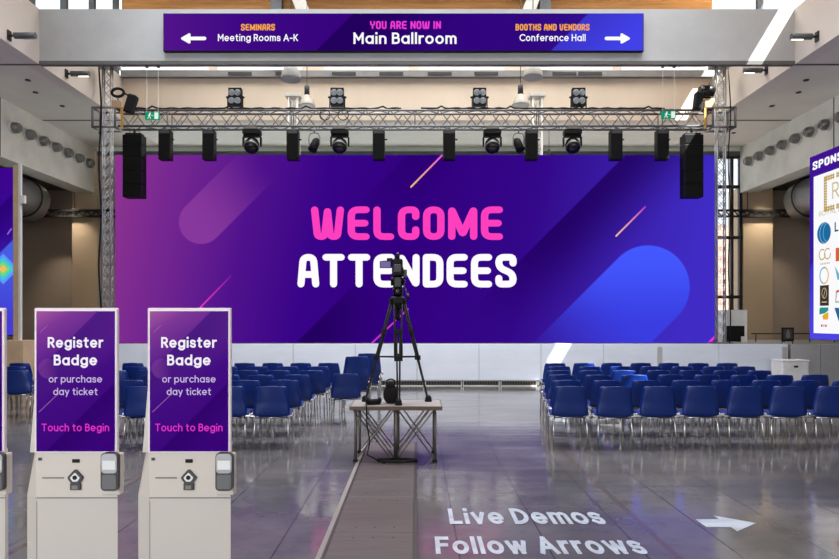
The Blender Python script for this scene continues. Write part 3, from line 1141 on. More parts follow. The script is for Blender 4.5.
# ------------------------------------------------------------------ hung gear
def column_speaker():
    o = thing('column_speaker', 'x', 'speaker')
    MB().box(-0.15, 0.15, -0.12, 0.10, -0.80, -0.06, 0.012).build('cabinet', M['black'], o)
    MB().box(-0.13, 0.13, -0.128, -0.12, -0.78, -0.16).build('grille', M['grille'], o)
    MB().box(-0.13, 0.13, -0.126, -0.12, -0.145, -0.075).build('top_panel', M['dark_grey'], o)
    MB().box(-0.03, 0.03, -0.10, 0.05, -0.06, 0.0).build('clamp', M['steel'], o)
    MB().tube((0.15, -0.02, -0.28), (0.21, -0.02, -0.28), 0.018, 6).build('side_knob', M['black'], o)
    return o


P0 = column_speaker()
index_kids()
words = ['leftmost', 'second from the left', 'third from the left, left of the WELCOME lettering', 'fourth from the left', 'fifth from the left, at the truss middle', 'sixth from the left', 'seventh from the left', 'rightmost']
for i, x in enumerate((166.5, 210, 293.5, 379, 449, 531, 615, 661)):
    o = P0 if i == 0 else copy_tree(P0)
    o.location = ((x - VX) / F * TY, TY - 0.03, ZL - 0.03)
    o['label'] = 'black column speaker hung under the truss, ' + words[i]
    o['group'] = 'column speakers under the truss'


def moving_head():
    o = thing('moving_head_light', 'x', 'stage light')
    MB().box(-0.22, 0.22, -0.13, 0.13, -0.17, -0.05, 0.02).build('base', M['black'], o)
    MB().box(-0.16, 0.16, -0.15, 0.20, -0.05, 0.004).build('clamp', M['steel'], o)
    y = MB()
    for sgn in (-1, 1):
        y.box(*sorted((sgn * 0.20, sgn * 0.24)), -0.05, 0.05, -0.46, -0.22, 0.012)
    y.box(-0.22, 0.22, -0.05, 0.05, -0.235, -0.17, 0.01)
    y.build('yoke', M['black'], o)
    hd = MB().lathe([(0.10, 0.16), (0.16, 0.10), (0.185, 0.02), (0.185, -0.10), (0.165, -0.16)], n=20)
    hd.xform(Matrix.Translation((0, -0.02, -0.42)) @ Matrix.Rotation(math.radians(-38), 4, 'X'))
    hd.build('head', M['black_gloss'], o)
    rg = MB().path([(0.182 * math.cos(t), 0.182 * math.sin(t), -0.10) for t in [2 * PI * k / 24 for k in range(24)]], 0.014, 6, True)
    rg.xform(Matrix.Translation((0, -0.02, -0.42)) @ Matrix.Rotation(math.radians(-38), 4, 'X'))
    rg.build('trim_ring', M['silver'], o)
    ln = MB().lathe([(0.15, -0.165), (0.10, -0.185), (0.03, -0.195)], n=20)
    ln.xform(Matrix.Translation((0, -0.02, -0.42)) @ Matrix.Rotation(math.radians(-38), 4, 'X'))
    ln.build('lens', M['black_gloss'], o)
    return o


P0 = moving_head()
index_kids()
for i, (x, w) in enumerate(((252.5, 'leftmost of four'), (340, 'second from the left'), (492, 'third from the left'), (572, 'rightmost of four'))):
    o = P0 if i == 0 else copy_tree(P0)
    o.location = ((x - VX) / F * TY, TY - 0.03, ZL - 0.02)
    o['label'] = 'black moving head stage light hung under the truss, ' + w
    o['group'] = 'moving head lights under the truss'


def blinder():
    o = thing('four_lamp_light', 'x', 'stage light')
    MB().box(-0.165, 0.165, -0.06, 0.10, 0.08, 0.53, 0.012).build('housing', M['black'], o)
    for sx in (-0.075, 0.075):
        for sz in (0.20, 0.40):
            rm = MB().lathe([(0.078, 0.0), (0.078, -0.02), (0.062, -0.022), (0.055, -0.006)], (sx, -0.06, sz), 16, 'Y').build('lamp_rim', M['silver'], o)
            MB().lathe([(0.058, -0.01), (0.04, -0.016), (0.01, -0.018)], (sx, -0.06, sz), 14, 'Y').build('lens', M['lens'], rm)
    y = MB()
    y.box(-0.20, -0.175, -0.02, 0.02, 0.02, 0.33).box(0.175, 0.20, -0.02, 0.02, 0.02, 0.33).box(-0.20, 0.20, -0.02, 0.02, 0.0, 0.03)
    y.build('bracket', M['black'], o)
    kn = MB()
    for sgn in (-1, 1):
        kn.tube((sgn * 0.165, 0, 0.30), (sgn * 0.23, 0, 0.30), 0.025, 8)
    kn.build('knob', M['black'], o)
    return o


P0 = blinder()
index_kids()
for i, (x, w) in enumerate(((237, 'leftmost of four'), (338, 'second from the left'), (479, 'third from the left'), (577, 'rightmost of four'))):
    o = P0 if i == 0 else copy_tree(P0)
    o.location = ((x - VX) / F * TY, TY - 0.15, ZU + 0.02)
    o['label'] = 'square black light with four round lamps standing on the truss, ' + w
    o['group'] = 'four lamp lights on the truss'


def line_array(x, side):
    X = (x - VX) / F * TY
    o = thing('line_array', 'tall black line array speaker hung at the %s end of the truss' % side, 'speaker', (X, TY - 0.04, ZL - 0.03))
    MB().box(-0.2, 0.2, -0.10, 0.10, -0.18, -0.13, 0.01).build('rigging_frame', M['black'], o)
    MB().tube((0, 0, -0.14), (0, 0, 0.0), 0.03, 8).build('hanger', M['dark_steel'], o)
    wr = MB()
    for sgn in (-1, 1):
        wr.tube((sgn * 0.15, 0, -0.14), (sgn * 0.08, 0, 0), 0.008, 5)
    wr.build('sling', M['dark_steel'], o)
    z = -0.185
    for k, hgt in enumerate((0.25, 0.33, 0.33, 0.33, 0.33)):
        c = MB().box(-0.24, 0.24, -0.15, 0.15, z - hgt + 0.006, z, 0.012).build('cabinet', M['black'], o)
        MB().box(-0.22, 0.22, -0.158, -0.15, z - hgt + 0.022, z - 0.016).build('grille', M['grille'], c)
        z -= hgt
    return o


line_array(135.3, 'left')
line_array(690.8, 'right')
# small can lights
for x, y, lab, flip in ((314.5, 0, 'small black can spotlight on a grey yoke under the truss, left of the middle', 1),
                        (518.5, 0, 'small black can spotlight on a grey yoke under the truss, right of the middle', -1)):
    o = thing('can_spotlight', lab, 'spotlight', ((x - VX) / F * TY, TY - 0.02, ZL - 0.03))
    MB().tube((0, 0, -0.10), (0, 0, 0), 0.02, 8).build('clamp', M['steel'], o)
    y = MB().path([(-0.13, 0, -0.40), (-0.14, 0, -0.22), (-0.10, 0, -0.12), (0.0, 0, -0.10), (0.10, 0, -0.12), (0.14, 0, -0.22), (0.13, 0, -0.40)], 0.016, 6)
    y.build('yoke', M['grey_lamp'], o)
    cn = MB().lathe([(0.07, 0.20), (0.10, 0.15), (0.115, -0.15), (0.09, -0.15)], n=16)
    cn.xform(Matrix.Translation((0, 0, -0.42)) @ Matrix.Rotation(math.radians(18 * flip), 4, 'Y') @ Matrix.Rotation(math.radians(-25), 4, 'X'))
    cn.build('barrel', M['black'], o)
for x in (549.0,):
    o = thing('hanging_microphone', 'thin black microphone hanging under the truss beside the sixth column speaker', 'microphone', ((x - VX) / F * TY, TY, ZL - 0.03))
    MB().tube((0, 0, -0.55), (0, 0, 0), 0.006, 5).build('cord', M['black'], o)
    MB().lathe([(0.015, 0.06), (0.03, 0.03), (0.05, -0.10), (0.03, -0.13)], (0, 0, -0.55), 10).build('head', M['dark_grey'], o)


# hoists with chain bags at both truss ends
def hoist(x, side, sgn):
    X = (x - VX) / F * TY
    o = thing('chain_hoist', 'black chain hoist with chain bag and yellow sling on the %s end of the truss' % side, 'hoist', (X, TY - 0.18, ZU + 0.03))
    if sgn > 0:      # left: coil of chain, tilted bag
        MB().path([(-0.16 + 0.15 * math.cos(t), 0, 0.40 + 0.10 * math.sin(t)) for t in [2 * PI * k / 20 for k in range(20)]], 0.035, 8, True).build('cable_coil', M['black'], o)
        MB().path([(-0.02, 0, 0.40), (0.10, 0, 0.33), (0.16, -0.02, 0.22)], 0.022, 6).build('cable', M['black'], o)
        b = MB().box(-0.12, 0.12, -0.10, 0.10, -0.25, 0.22, 0.05).xform(Matrix.Translation((0.21, -0.08, 0.10)) @ Matrix.Rotation(math.radians(17), 4, 'Y'))
        b.build('chain_bag', M['black_soft'], o)
        MB().box(-0.30, -0.10, -0.06, 0.10, 0.0, 0.20, 0.02).build('motor', M['tan_box'], o)
        MB().tube((-0.16, 0, 0.2), (-0.16, 0, 0.31), 0.02, 6).build('hook', M['steel'], o)
    else:
        MB().lathe([(0.12, -0.18), (0.165, -0.12), (0.165, 0.12), (0.12, 0.18)], (0, 0, 0.42), 18, 'X').build('drum', M['black_gloss'], o)
        MB().box(-0.10, 0.10, -0.10, 0.10, -0.16, 0.28, 0.04).xform(Matrix.Translation((-0.24, -0.06, 0.10)) @ Matrix.Rotation(math.radians(7), 4, 'Y')).build('chain_bag', M['black_soft'], o)
        MB().box(-0.06, 0.20, -0.06, 0.10, 0.0, 0.24, 0.02).build('motor', M['tan_box'], o)
        MB().path([(0.05, 0, 0.56), (0.07, 0, 0.64), (0.12, 0, 0.56)], 0.02, 6).build('hook', M['steel'], o)
    MB().box(-0.07, -0.02, -0.05, -0.02, -0.52, 0.02).build('sling', M['yellow'], o)
    return o


hoist(127.5, 'left', 1)
hoist(703.0, 'right', -1)
# power cable down the left tower and right tower
for x, side, pts in ((100.5, 'left', 0), (729, 'right', 0)):
    X = (x - VX) / F * (TY - 0.22)
    n = 24
    top = 7.9
    pl = [(X + 0.03 * math.sin(i * 0.7), TY - 0.24, SH + 0.02 + (top - SH) * i / n) for i in range(n + 1)]
    o = MB().path(pl, 0.022 if side == 'left' else 0.014, 6).build('power_cable', M['black'])
    tag(o, 'black power cable running down the %s truss tower' % side, 'cable')


# pendant lamps
def pendant(x, y0, y1, w, Y, label, neck, mat):
    k = Y / F
    p = at(x, y1, Y)
    top = 11.0
    o = thing('pendant_lamp', label, 'lamp', (p.x, Y, p.z))
    h = (y1 - y0) * k
    r = w * k / 2
    if neck:
        sh = h * 0.52
        MB().lathe([(r, 0), (r * 0.97, sh * 0.12), (r * 0.82, sh * 0.42), (r * 0.60, sh * 0.72), (r * 0.40, sh * 0.95), (r * 0.30, sh), (r * 0.25, sh), (r * 0.9, sh * 0.1)], n=26).build('lamp_shade', mat, o)
        MB().lathe([(r * 0.30, sh), (r * 0.30, h * 0.93), (r * 0.15, h)], n=14).build('lamp_holder', M['dark_grey'], o)
    else:
        MB().lathe([(r, 0), (r, h * 0.15), (r * 0.93, h * 0.45), (r * 0.75, h * 0.75), (r * 0.42, h * 0.97), (r * 0.2, h), (r * 0.1, h), (r * 0.9, h * 0.08)], n=26).build('lamp_shade', mat, o)
        MB().lathe([(r * 0.2, h), (r * 0.16, h * 1.25), (r * 0.05, h * 1.3)], n=12).build('lamp_holder', M['dark_grey'], o)
    MB().tube((0, 0, h), (0, 0, top - p.z), 0.011, 5).build('cord', M['dark_grey'], o)
    MB().lathe([(0.06, -0.05), (0.06, 0.0)], (0, 0, top - p.z), 12).build('ceiling_rose', M['grey_lamp'], o)


pendant(291, 65, 80, 19.5, 15.0, 'grey dome pendant lamp just under the beam, left of the middle', False, M['grey_lamp'])
pendant(307, 85, 106.5, 17, 17.0, 'pale bell shaped pendant lamp with dark holder, left of the middle', True, M['pale_lamp'])
pendant(533, 65, 78, 19.5, 15.0, 'grey dome pendant lamp just under the beam, right of the middle', False, M['pale_lamp'])
pendant(520.5, 84, 106, 18, 16.8, 'pale bell shaped pendant lamp with dark holder, right of the middle', True, M['pale_lamp'])


# exit signs on wires
def exit_sign(x, y, side):
    Y = YB + 0.04
    p = at(x, y, Y)
    o = thing('exit_sign', 'green running figure exit sign hanging on two wires at the %s' % side, 'exit sign', (p.x, Y, p.z))
    MB().box(-0.155, 0.155, -0.02, 0.02, -0.085, 0.085, 0.006).build('panel', M['green'], o)
    a = MB()
    a.box(0.05, 0.135, -0.024, -0.02, -0.07, 0.07)
    a.build('door_symbol', M['exit_white'], o)
    f = MB()
    f.lathe([(0.017, -0.024), (0.017, -0.02)], (-0.045, 0, 0.052), 10, 'Y')
    def seg(p, q, w):
        ribbon(f, [Vector(p), Vector(q)], w, False, 0, lambda u, v: (u, -0.0235, v))
    seg((-0.05, 0.03), (-0.065, -0.015), 0.026)
    seg((-0.065, -0.015), (-0.035, -0.04), 0.014)
    seg((-0.035, -0.04), (-0.04, -0.068), 0.014)
    seg((-0.065, -0.015), (-0.095, -0.06), 0.014)
    seg((-0.05, 0.03), (-0.015, 0.005), 0.012)
    seg((-0.05, 0.03), (-0.09, 0.01), 0.012)
    seg((0.0, 0.0), (0.035, 0.0), 0.01)
    f.build('figure_symbol', M['exit_white'], o)
    zt = HW - 0.01 - p.z
    for sgn in (-1, 1):
        MB().tube((sgn * 0.125, 0, 0.08), (sgn * 0.125, 0, zt - 0.04), 0.005, 5).build('wire', M['white_metal'], o)
        MB().box(sgn * 0.125 - 0.03, sgn * 0.125 + 0.03, -0.03, 0.03, zt - 0.05, zt, 0.008).build('wire_clip', M['dark_grey'], o)


exit_sign(152.5, 116, 'left')
exit_sign(668.5, 115, 'right')

# ------------------------------------------------------------------ left side screen
def left_art():
    x, y, z, v = coords()
    px = 13.0 + x * 45.0          # origin at the right edge, photo scale
    py = 168.0 - z * 45.0
    d = px + py
    c = ramp(lstep(py, 168, 335), [(0, rgb(62, 4, 140)), (0.4, rgb(54, 10, 146)), (0.75, rgb(60, 40, 190)), (1, rgb(74, 62, 220))])
    c = mixc(sstep(d, 205, 208) * (1.0 - sstep(d, 210, 250)) * 0.6, c, rgb(34, 0, 100))
    return mixc(sstep(d, 252, 254) * 0.8, c, mixc(sstep(py, 250, 330), rgb(74, 104, 240), rgb(66, 60, 214)))


M['left_led'] = emit_expr('left_screen_art', left_art)
p = at(13, 168, 14.2)
q = at(13, 335, 14.2)
o = thing('side_screen', 'purple side screen at the far left edge with a coloured diamond', 'screen', (p.x, 14.2, p.z))
H = p.z - q.z
MB().box(-2.6, 0.02, 0.0, 0.10, -H - 0.02, 0.02, 0.01).build('cabinet', M['black'], o)
f = MB().box(-2.58, 0.0, -0.006, 0.0, -H, 0.0).build('display', M['left_led'], o)
k = 14.2 / F


def diamond(sz):
    return [(-9.5 * k - sz, -101 * k), (-9.5 * k, -101 * k + sz), (-9.5 * k + sz, -101 * k), (-9.5 * k, -101 * k - sz)]


for sz, yv, c in ((0.34, -0.010, (96, 150, 250)), (0.26, -0.012, (60, 200, 214)), (0.17, -0.014, (120, 214, 120)), (0.09, -0.016, (240, 190, 90))):
    MB().prism(diamond(sz), yv - 0.001, yv).build('diamond', emit('diamond_%d' % int(sz * 100), c), f)
ln = MB()
ribbon(ln, [Vector((-5 * k, -66 * k)), Vector((-1.5 * k, -61 * k))], 0.03, False, 0, lambda u, v: (u, -0.010, v))
ln.build('accent_line', M['lilac_edge'], f)
b = thing('screen_post', 'tan and white upright post holding the right edge of the left side screen', 'post', (p.x + 0.03, 14.15, 0))
MB().box(0.0, 0.12, 0.0, 0.05, 1.2, 5.08, 0.006).build('board', M['tan_box'], b)
MB().box(0.12, 0.18, -0.01, 0.05, 1.2, 5.12, 0.008).build('edge_strip', M['white_metal'], b)
z = EYE + (VY - 200) * k
MB().box(0.18, 0.27, -0.03, 0.05, z - 0.09, z + 0.09, 0.01).build('bracket', M['white_metal'], b)
b = MB().box(-0.22, 0.22, -0.18, 0.25, 0.0, 1.2, 0.01).build('plinth', M['tan_box'], loc=(p.x - 0.0 + 0.12, 14.2, 0))
tag(b, 'tan wooden plinth under the post of the left side screen', 'plinth')
for X in (-10.9, -11.3):
    pass
o2 = MB().tube((0, 0, 0), (0, 0, p.z - H), 0.05, 10).box(-0.2, 0.2, -0.2, 0.2, 0, 0.03).build('screen_stand', M['dark_steel'], loc=(-10.9, 14.26, 0))
tag(o2, 'dark steel stand under the outer end of the left side screen', 'stand')
pp = at(28.5, 345, 15.2)
o = thing('switch_cabinet', 'small white cabinet left of the white stage beside the tan plinth', 'cabinet', (pp.x, 15.2, 0))
MB().box(-0.10, 0.10, -0.1, 0.1, 0, pp.z, 0.008).build('body', M['white_paint'], o)
MB().box(-0.018, 0.018, -0.108, -0.1, pp.z - 0.2, pp.z - 0.14).build('handle', M['dark_grey'], o)

# ------------------------------------------------------------------ right sponsor screen (its face looks across the hall)
SX = 8.73
ky = 1.0


def yat(x):                       # distance along the screen that the photo shows at pixel column x
    return SX * F / (x - VX)


Y0, Y1 = 14.22, 11.6
zt, zb = EYE + (VY - 157.5) / F * 14.22, EYE + (VY - 339) / F * 14.22
o = thing('sponsor_screen', 'tall blue framed screen of sponsor logos at the right edge', 'screen', (SX, Y0, zb))
SHh = zt - zb


def sponsor_art():
    x, y, z, v = coords()
    zz = z
    d = zz + y * 0.9
    c = ramp(lstep(zz, 0, SHh), [(0, rgb(78, 70, 228)), (0.35, rgb(62, 50, 205)), (0.6, rgb(52, 24, 160)), (1.0, rgb(66, 18, 146))])
    return mixc(sstep(d, 1.58, 1.60) * (1.0 - sstep(d, 1.6, 2.6)) * 0.6, c, rgb(40, 4, 110))


M['sponsor'] = emit_expr('sponsor_screen_art', sponsor_art)
MB().box(0.0, 0.12, -(Y0 - Y1), 0.0, 0, SHh, 0.008).build('cabinet', M['black'], o)
f = MB().box(-0.006, 0.0, -(Y0 - Y1) + 0.004, -0.004, 0.004, SHh - 0.004).build('display', M['sponsor'], o)
wy0 = yat(814.2) - Y0
pz0, pz1 = EYE + (VY - 333) / F * yat(814.2) - zb, EYE + (VY - 177) / F * yat(814.2) - zb
white = MB().box(-0.012, -0.006, -(Y0 - Y1) + 0.16, wy0, pz0, pz1).build('logo_panel', M['panel_white'], f)
# rotate flat artwork drawn in XZ (facing -Y) so that it faces -X: x -> -y
RT = Matrix(((0, 1, 0, 0), (-1, 0, 0, 0), (0, 0, 1, 0), (0, 0, 0, 1)))


def logo(mb, mat, x, y, depth, name='logo_mark'):
    """centre of the mark at the point the photo shows at x, y"""
    Y = yat(x)
    z = EYE + (VY - y) / F * Y - zb
    return mb.xform(Matrix.Translation((depth, Y - Y0, z)) @ RT).build(name, mat, white)


# heading
wd = 1.62
t = display_text('SPONSORS', wd, 0.18, 0.26, 0.12)
Yl = yat(813.2)
t.xform(Matrix.Translation((-0.014, Yl - Y0 - wd / 2, EYE + (VY - 170.6) / F * Yl - zb)) @ RT)
t.build('lettering', M['white'], f)
# gold emblem: broken square of ornament around an R
em = MB()
for i in range(26):
    for side in range(4):
        u = -0.34 + 0.68 * (i % 13) / 12
        w = 0.30 + (0.05 if i >= 13 else 0)
        if abs(u) < 0.05 and side in (0, 2):
            continue
        a, b = ((u, w), (w, u), (u, -w), (-w, u))[side]
        em.prism([(a - 0.032, b), (a, b + 0.042), (a + 0.032, b), (a, b - 0.042)], -0.001, 0.0)
logo(em, M['gold'], 836, 191, -0.014)
logo(plain_text('R', 0.22, 0.34, 0, 0.12), M['pale_gold'], 836.2, 198, -0.014, 'lettering')
logo(plain_text('ROYAL B', 0.72, 0.11, 0, 0.14), M['pale_gold'], 830.5, 214, -0.014, 'lettering')


def disc(r, cx=0, cz=0, n=28, sx=1.0):
    return [(cx + sx * r * math.cos(2 * PI * k / n), cz + r * math.sin(2 * PI * k / n)) for k in range(n)]


logo(MB().prism(disc(0.23), -0.001, 0), M['logo_blue'], 824.6, 233, -0.014)
sw = MB()
ribbon(sw, [Vector((0.02 - 0.16 * math.sin(t), 0.21 * math.cos(t))) for t in [PI * k / 12 for k in range(13)]], 0.022, False, 0, lambda u, v: (u, -0.002, v))
ribbon(sw, [Vector((0.10 - 0.12 * math.sin(t), 0.19 * math.cos(t))) for t in [PI * k / 12 for k in range(13)]], 0.018, False, 0, lambda u, v: (u, -0.002, v))
logo(sw, M['logo_sky'], 824.6, 233, -0.014)
logo(plain_text('L', 0.12, 0.20, 0, 0.2), M['logo_navy'], 837.2, 231.5, -0.014, 'lettering')
# gold double swirl
s2 = MB()
for cx in (-0.09, 0.09):
    ribbon(s2, [Vector((cx + 0.10 * math.cos(t), 0.04 + 0.11 * math.sin(t))) for t in [PI * 0.3 + 2 * PI * 0.85 * k / 16 for k in range(17)]], 0.026, False, 0, lambda u, v: (u, -0.001, v))
logo(s2, M['gold'], 825.5, 256, -0.014)
bar = MB()
for i in range(6):
    bar.prism([(-0.15 + i * 0.055, -0.02), (-0.115 + i * 0.055, -0.02), (-0.115 + i * 0.055, 0.02), (-0.15 + i * 0.055, 0.02)], -0.001, 0)
logo(bar, M['pale_gold'], 825.5, 263.5, -0.014)
rg = MB()
ribbon(rg, [Vector((0.14 * math.cos(t), 0.17 * math.sin(t))) for t in [2 * PI * k / 24 for k in range(24)]], 0.03, True, 0, lambda u, v: (u, -0.001, v))
logo(rg, M['logo_amber'], 824.8, 275.5, -0.014)
rg = MB()
ribbon(rg, [Vector((0.14 * math.cos(t), 0.17 * math.sin(t))) for t in [PI * 0.4 + PI * k / 12 for k in range(13)]], 0.034, False, 0, lambda u, v: (u, -0.002, v))
logo(rg, M['logo_sky'], 824.8, 275.5, -0.014)
logo(MB().prism([(-0.15, -0.22), (0.15, -0.22), (0.15, 0.22), (-0.15, 0.22)], -0.001, 0), M['logo_dark'], 825, 295.5, -0.014)
dk = MB()
ribbon(dk, [Vector((0.08 * math.cos(t), 0.05 + 0.11 * math.sin(t))) for t in [2 * PI * k / 18 for k in range(18)]], 0.014, True, 0, lambda u, v: (u, -0.002, v))
ribbon(dk, [Vector((-0.03, -0.04)), Vector((0.04, 0.14))], 0.014, False, 0, lambda u, v: (u, -0.002, v))
ribbon(dk, [Vector((-0.08, -0.14)), Vector((0.08, -0.14))], 0.022, False, 0, lambda u, v: (u, -0.002, v))
logo(dk, M['pale_gold'], 825, 295.5, -0.014)
logo(MB().prism([(-0.15, -0.02), (0.02, 0.0), (0.15, 0.06), (0.15, 0.13), (-0.12, 0.13), (-0.15, 0.09)], -0.001, 0), M['logo_teal'], 824.5, 313.5, -0.014)
logo(MB().prism([(-0.02, -0.13), (0.13, -0.13), (0.15, -0.09), (0.15, 0.03), (0.02, -0.01), (-0.05, -0.05)], -0.001, 0), M['logo_amber'], 824.5, 313.5, -0.014)
for dx, c in ((-0.07, 'logo_red'), (0.0, 'logo_grey'), (0.07, 'logo_red')):
    logo(MB().prism([(dx - 0.02, -0.02), (dx + 0.02, -0.02), (dx + 0.03, 0.03), (dx - 0.03, 0.03)], -0.001, 0), M[c], 824.5, 326, -0.014)
logo(MB().prism([(-0.16, -0.13), (0.16, -0.13), (0.16, 0.15), (-0.16, 0.15)], -0.001, 0), M['logo_orange'], 841.5, 254.5, -0.014)
logo(MB().prism([(-0.14, 0.18), (-0.05, -0.12), (0.12, -0.10), (0.02, -0.02)], -0.001, 0), M['logo_sky'], 839.8, 274, -0.014)
logo(MB().prism([(-0.13, -0.14), (0.13, -0.14), (0.13, -0.10), (-0.09, -0.10), (-0.05, 0.10), (-0.10, 0.10)], -0.001, 0), M['logo_grey'], 839.8, 296, -0.014)
logo(MB().prism([(-0.10, 0.06), (0.12, 0.12), (0.12, 0.16), (-0.10, 0.11)], -0.001, 0), M['logo_red'], 839.8, 296, -0.014)
logo(MB().prism([(-0.14, 0.14), (0.0, 0.14), (0.12, -0.14), (0.0, -0.14)], -0.001, 0), M['logo_blue'], 839.5, 314.5, -0.014)
o2 = MB().box(-0.1, 0.1, -0.1, 0.1, 0, 5.0).box(-0.4, 0.4, -0.4, 0.4, 0, 0.04).build('screen_support', M['dark_steel'], loc=(SX + 0.26, 11.9, 0))
tag(o2, 'dark steel column behind the near end of the sponsor logo screen', 'column')

# ------------------------------------------------------------------ things on the right of the stage
p = at(737, 342, 16.9)
o = thing('white_cabinet', 'white open fronted cabinet on the stage right of the truss tower', 'cabinet', (p.x, 16.9, SH))
w, hgt = 0.27, 0.86
b = MB().box(-w, w, 0.02, 0.5, 0.0, hgt).box(-w, w, 0.0, 0.02, 0.44, hgt).box(w - 0.07, w, 0.0, 0.02, 0, 0.44)
b.build('body', M['white_paint'], o)
MB().box(-w, w - 0.07, 0.002, 0.018, 0.02, 0.44).build('dark_opening', M['black'], o)
MB().box(0.10, 0.20, -0.06, -0.0, 0.0, 0.16, 0.01).build('side_box', M['white_metal'], o)
o = thing('barrier_rail', 'thin dark rail along the platform behind the small black framed board', 'rail', (9.3, 17.6, SH - 0.02))
MB().tube((-0.1, 0, 0.24), (2.2, 0, 0.24), 0.018, 8).build('top_rail', M['dark_steel'], o)
for x in (0.02, 0.8, 1.5, 2.18):
    MB().tube((x, 0, 0.0), (x, 0, 0.24), 0.014, 6).build('post', M['dark_steel'], o)
p = at(788, 330, 16.6)
o = thing('framed_board', 'small black framed board standing on the grey side platform', 'board', (p.x, 16.6, SH - 0.02))
fr = MB().box(-0.16, 0.16, 0, 0.04, 0.06, 0.42, 0.01)
fr.build('frame', M['black'], o)
MB().box(-0.12, 0.12, -0.004, 0.0, 0.11, 0.38).build('panel', M['dark_grey'], o)
MB().box(-0.05, 0.05, -0.008, -0.004, 0.15, 0.30).box(-0.025, 0.025, -0.008, -0.004, 0.30, 0.36).build('picture', M['line_grey'], o)
for sgn in (-1, 1):
    MB().tube((sgn * 0.1, 0.02, 0.1), (sgn * 0.14, 0.04 - sgn * 0.02, 0.0), 0.012, 6).build('leg', M['black'], o)
p = at(796, 360.5, 15.2)
o = thing('white_crate', 'white crate with a dark hand slot in front of the grey side platform', 'crate', (p.x, 15.2, 0))
MB().box(-0.31, 0.31, 0, 0.5, 0.0, p.z, 0.015).build('body', M['white_paint'], o)
MB().box(-0.05, 0.05, -0.006, 0.0, p.z - 0.17, p.z - 0.12).build('hand_slot', M['black'], o)
MB().box(-0.32, 0.32, -0.01, 0.51, p.z - 0.03, p.z + 0.01, 0.008).build('lid', M['white_paint'], o)


# ------------------------------------------------------------------ chairs
def make_chair():
    root = thing('stacking_chair', 'x', 'chair')
    # shell: profile runs from the seat front over the seat to the top of the back (facing +Y)
    prof = [(0.215, 0.395), (0.205, 0.418), (0.15, 0.432), (0.05, 0.422), (-0.06, 0.410), (-0.13, 0.400), (-0.185, 0.402), (-0.204, 0.450),
            (-0.212, 0.55), (-0.226, 0.62), (-0.240, 0.69), (-0.250, 0.745), (-0.256, 0.782), (-0.258, 0.797), (-0.262, 0.803)]
    half = [1.04 * h_ for h_ in (0.19, 0.205, 0.215, 0.22, 0.225, 0.228, 0.229, 0.228, 0.224, 0.217, 0.208, 0.199, 0.190, 0.180, 0.160)]
    mb = MB()
    rows = []
    nu = 10
    for (y, z), w in zip(prof, half):
        row = []
        for k in range(nu + 1):
            u = -1 + 2 * k / nu
            e = abs(u) ** 3.0
            back = max(0.0, min(1.0, (z - 0.44) / 0.12))
            dy = 0.030 * e * back + 0.012 * u * u * back
            dz = 0.020 * e * (1 - back) * (1 if y < 0.19 else 0)
            row.append(mb.bm.verts.new((u * w, y + dy, z + dz)))
        rows.append(row)
    for A, B in zip(rows, rows[1:]):
        for k in range(nu):
            fc = mb.bm.faces.new((A[k], A[k + 1], B[k + 1], B[k]))
            fc.smooth = True
    bmesh.ops.recalc_face_normals(mb.bm, faces=mb.bm.faces[:])
    bmesh.ops.solidify(mb.bm, geom=mb.bm.faces[:], thickness=0.011)
    sh = mb.build('seat_shell', M['blue'], root)
    for f in sh.data.polygons:
        f.use_smooth = True
    r = 0.0115
    for sx in (-1, 1):
        MB().path([(sx * 0.175, -0.13, 0.388), (sx * 0.20, -0.165, 0.38), (sx * 0.212, -0.195, 0.33), (sx * 0.225, -0.245, 0.0)], r, 8).build('leg', M['chrome'], root)
        MB().path([(sx * 0.175, 0.13, 0.388), (sx * 0.20, 0.16, 0.38), (sx * 0.212, 0.175, 0.33), (sx * 0.225, 0.20, 0.0)], r, 8).build('leg', M['chrome'], root)
        MB().box(*sorted((sx * 0.215, sx * 0.275)), -0.19, -0.09, 0.405, 0.425, 0.004).tube((sx * 0.262, -0.16, 0.39), (sx * 0.262, -0.16, 0.45), 0.014, 8).tube((sx * 0.262, -0.11, 0.40), (sx * 0.262, -0.11, 0.44), 0.012, 8).build('linking_bracket', M['chrome'], root)
    fr = MB()
    for sx in (-1, 1):
        fr.tube((sx * 0.175, -0.135, 0.386), (sx * 0.175, 0.135, 0.386), r, 8)
    for y in (-0.125, 0.125):
        fr.tube((-0.175, y, 0.384), (0.175, y, 0.384), r, 8)
    fr.build('seat_frame', M['chrome'], root)
    return root


PC = make_chair()
index_kids()
used = [False]


def chair(X, Y, label, group, z=0.0, rz=0.0):
    o = PC if not used[0] else copy_tree(PC)
    used[0] = True
    o.location = (X, Y, z)
    o.rotation_euler = (0, 0, rz)
    o['label'] = label
    o['group'] = group
    return o


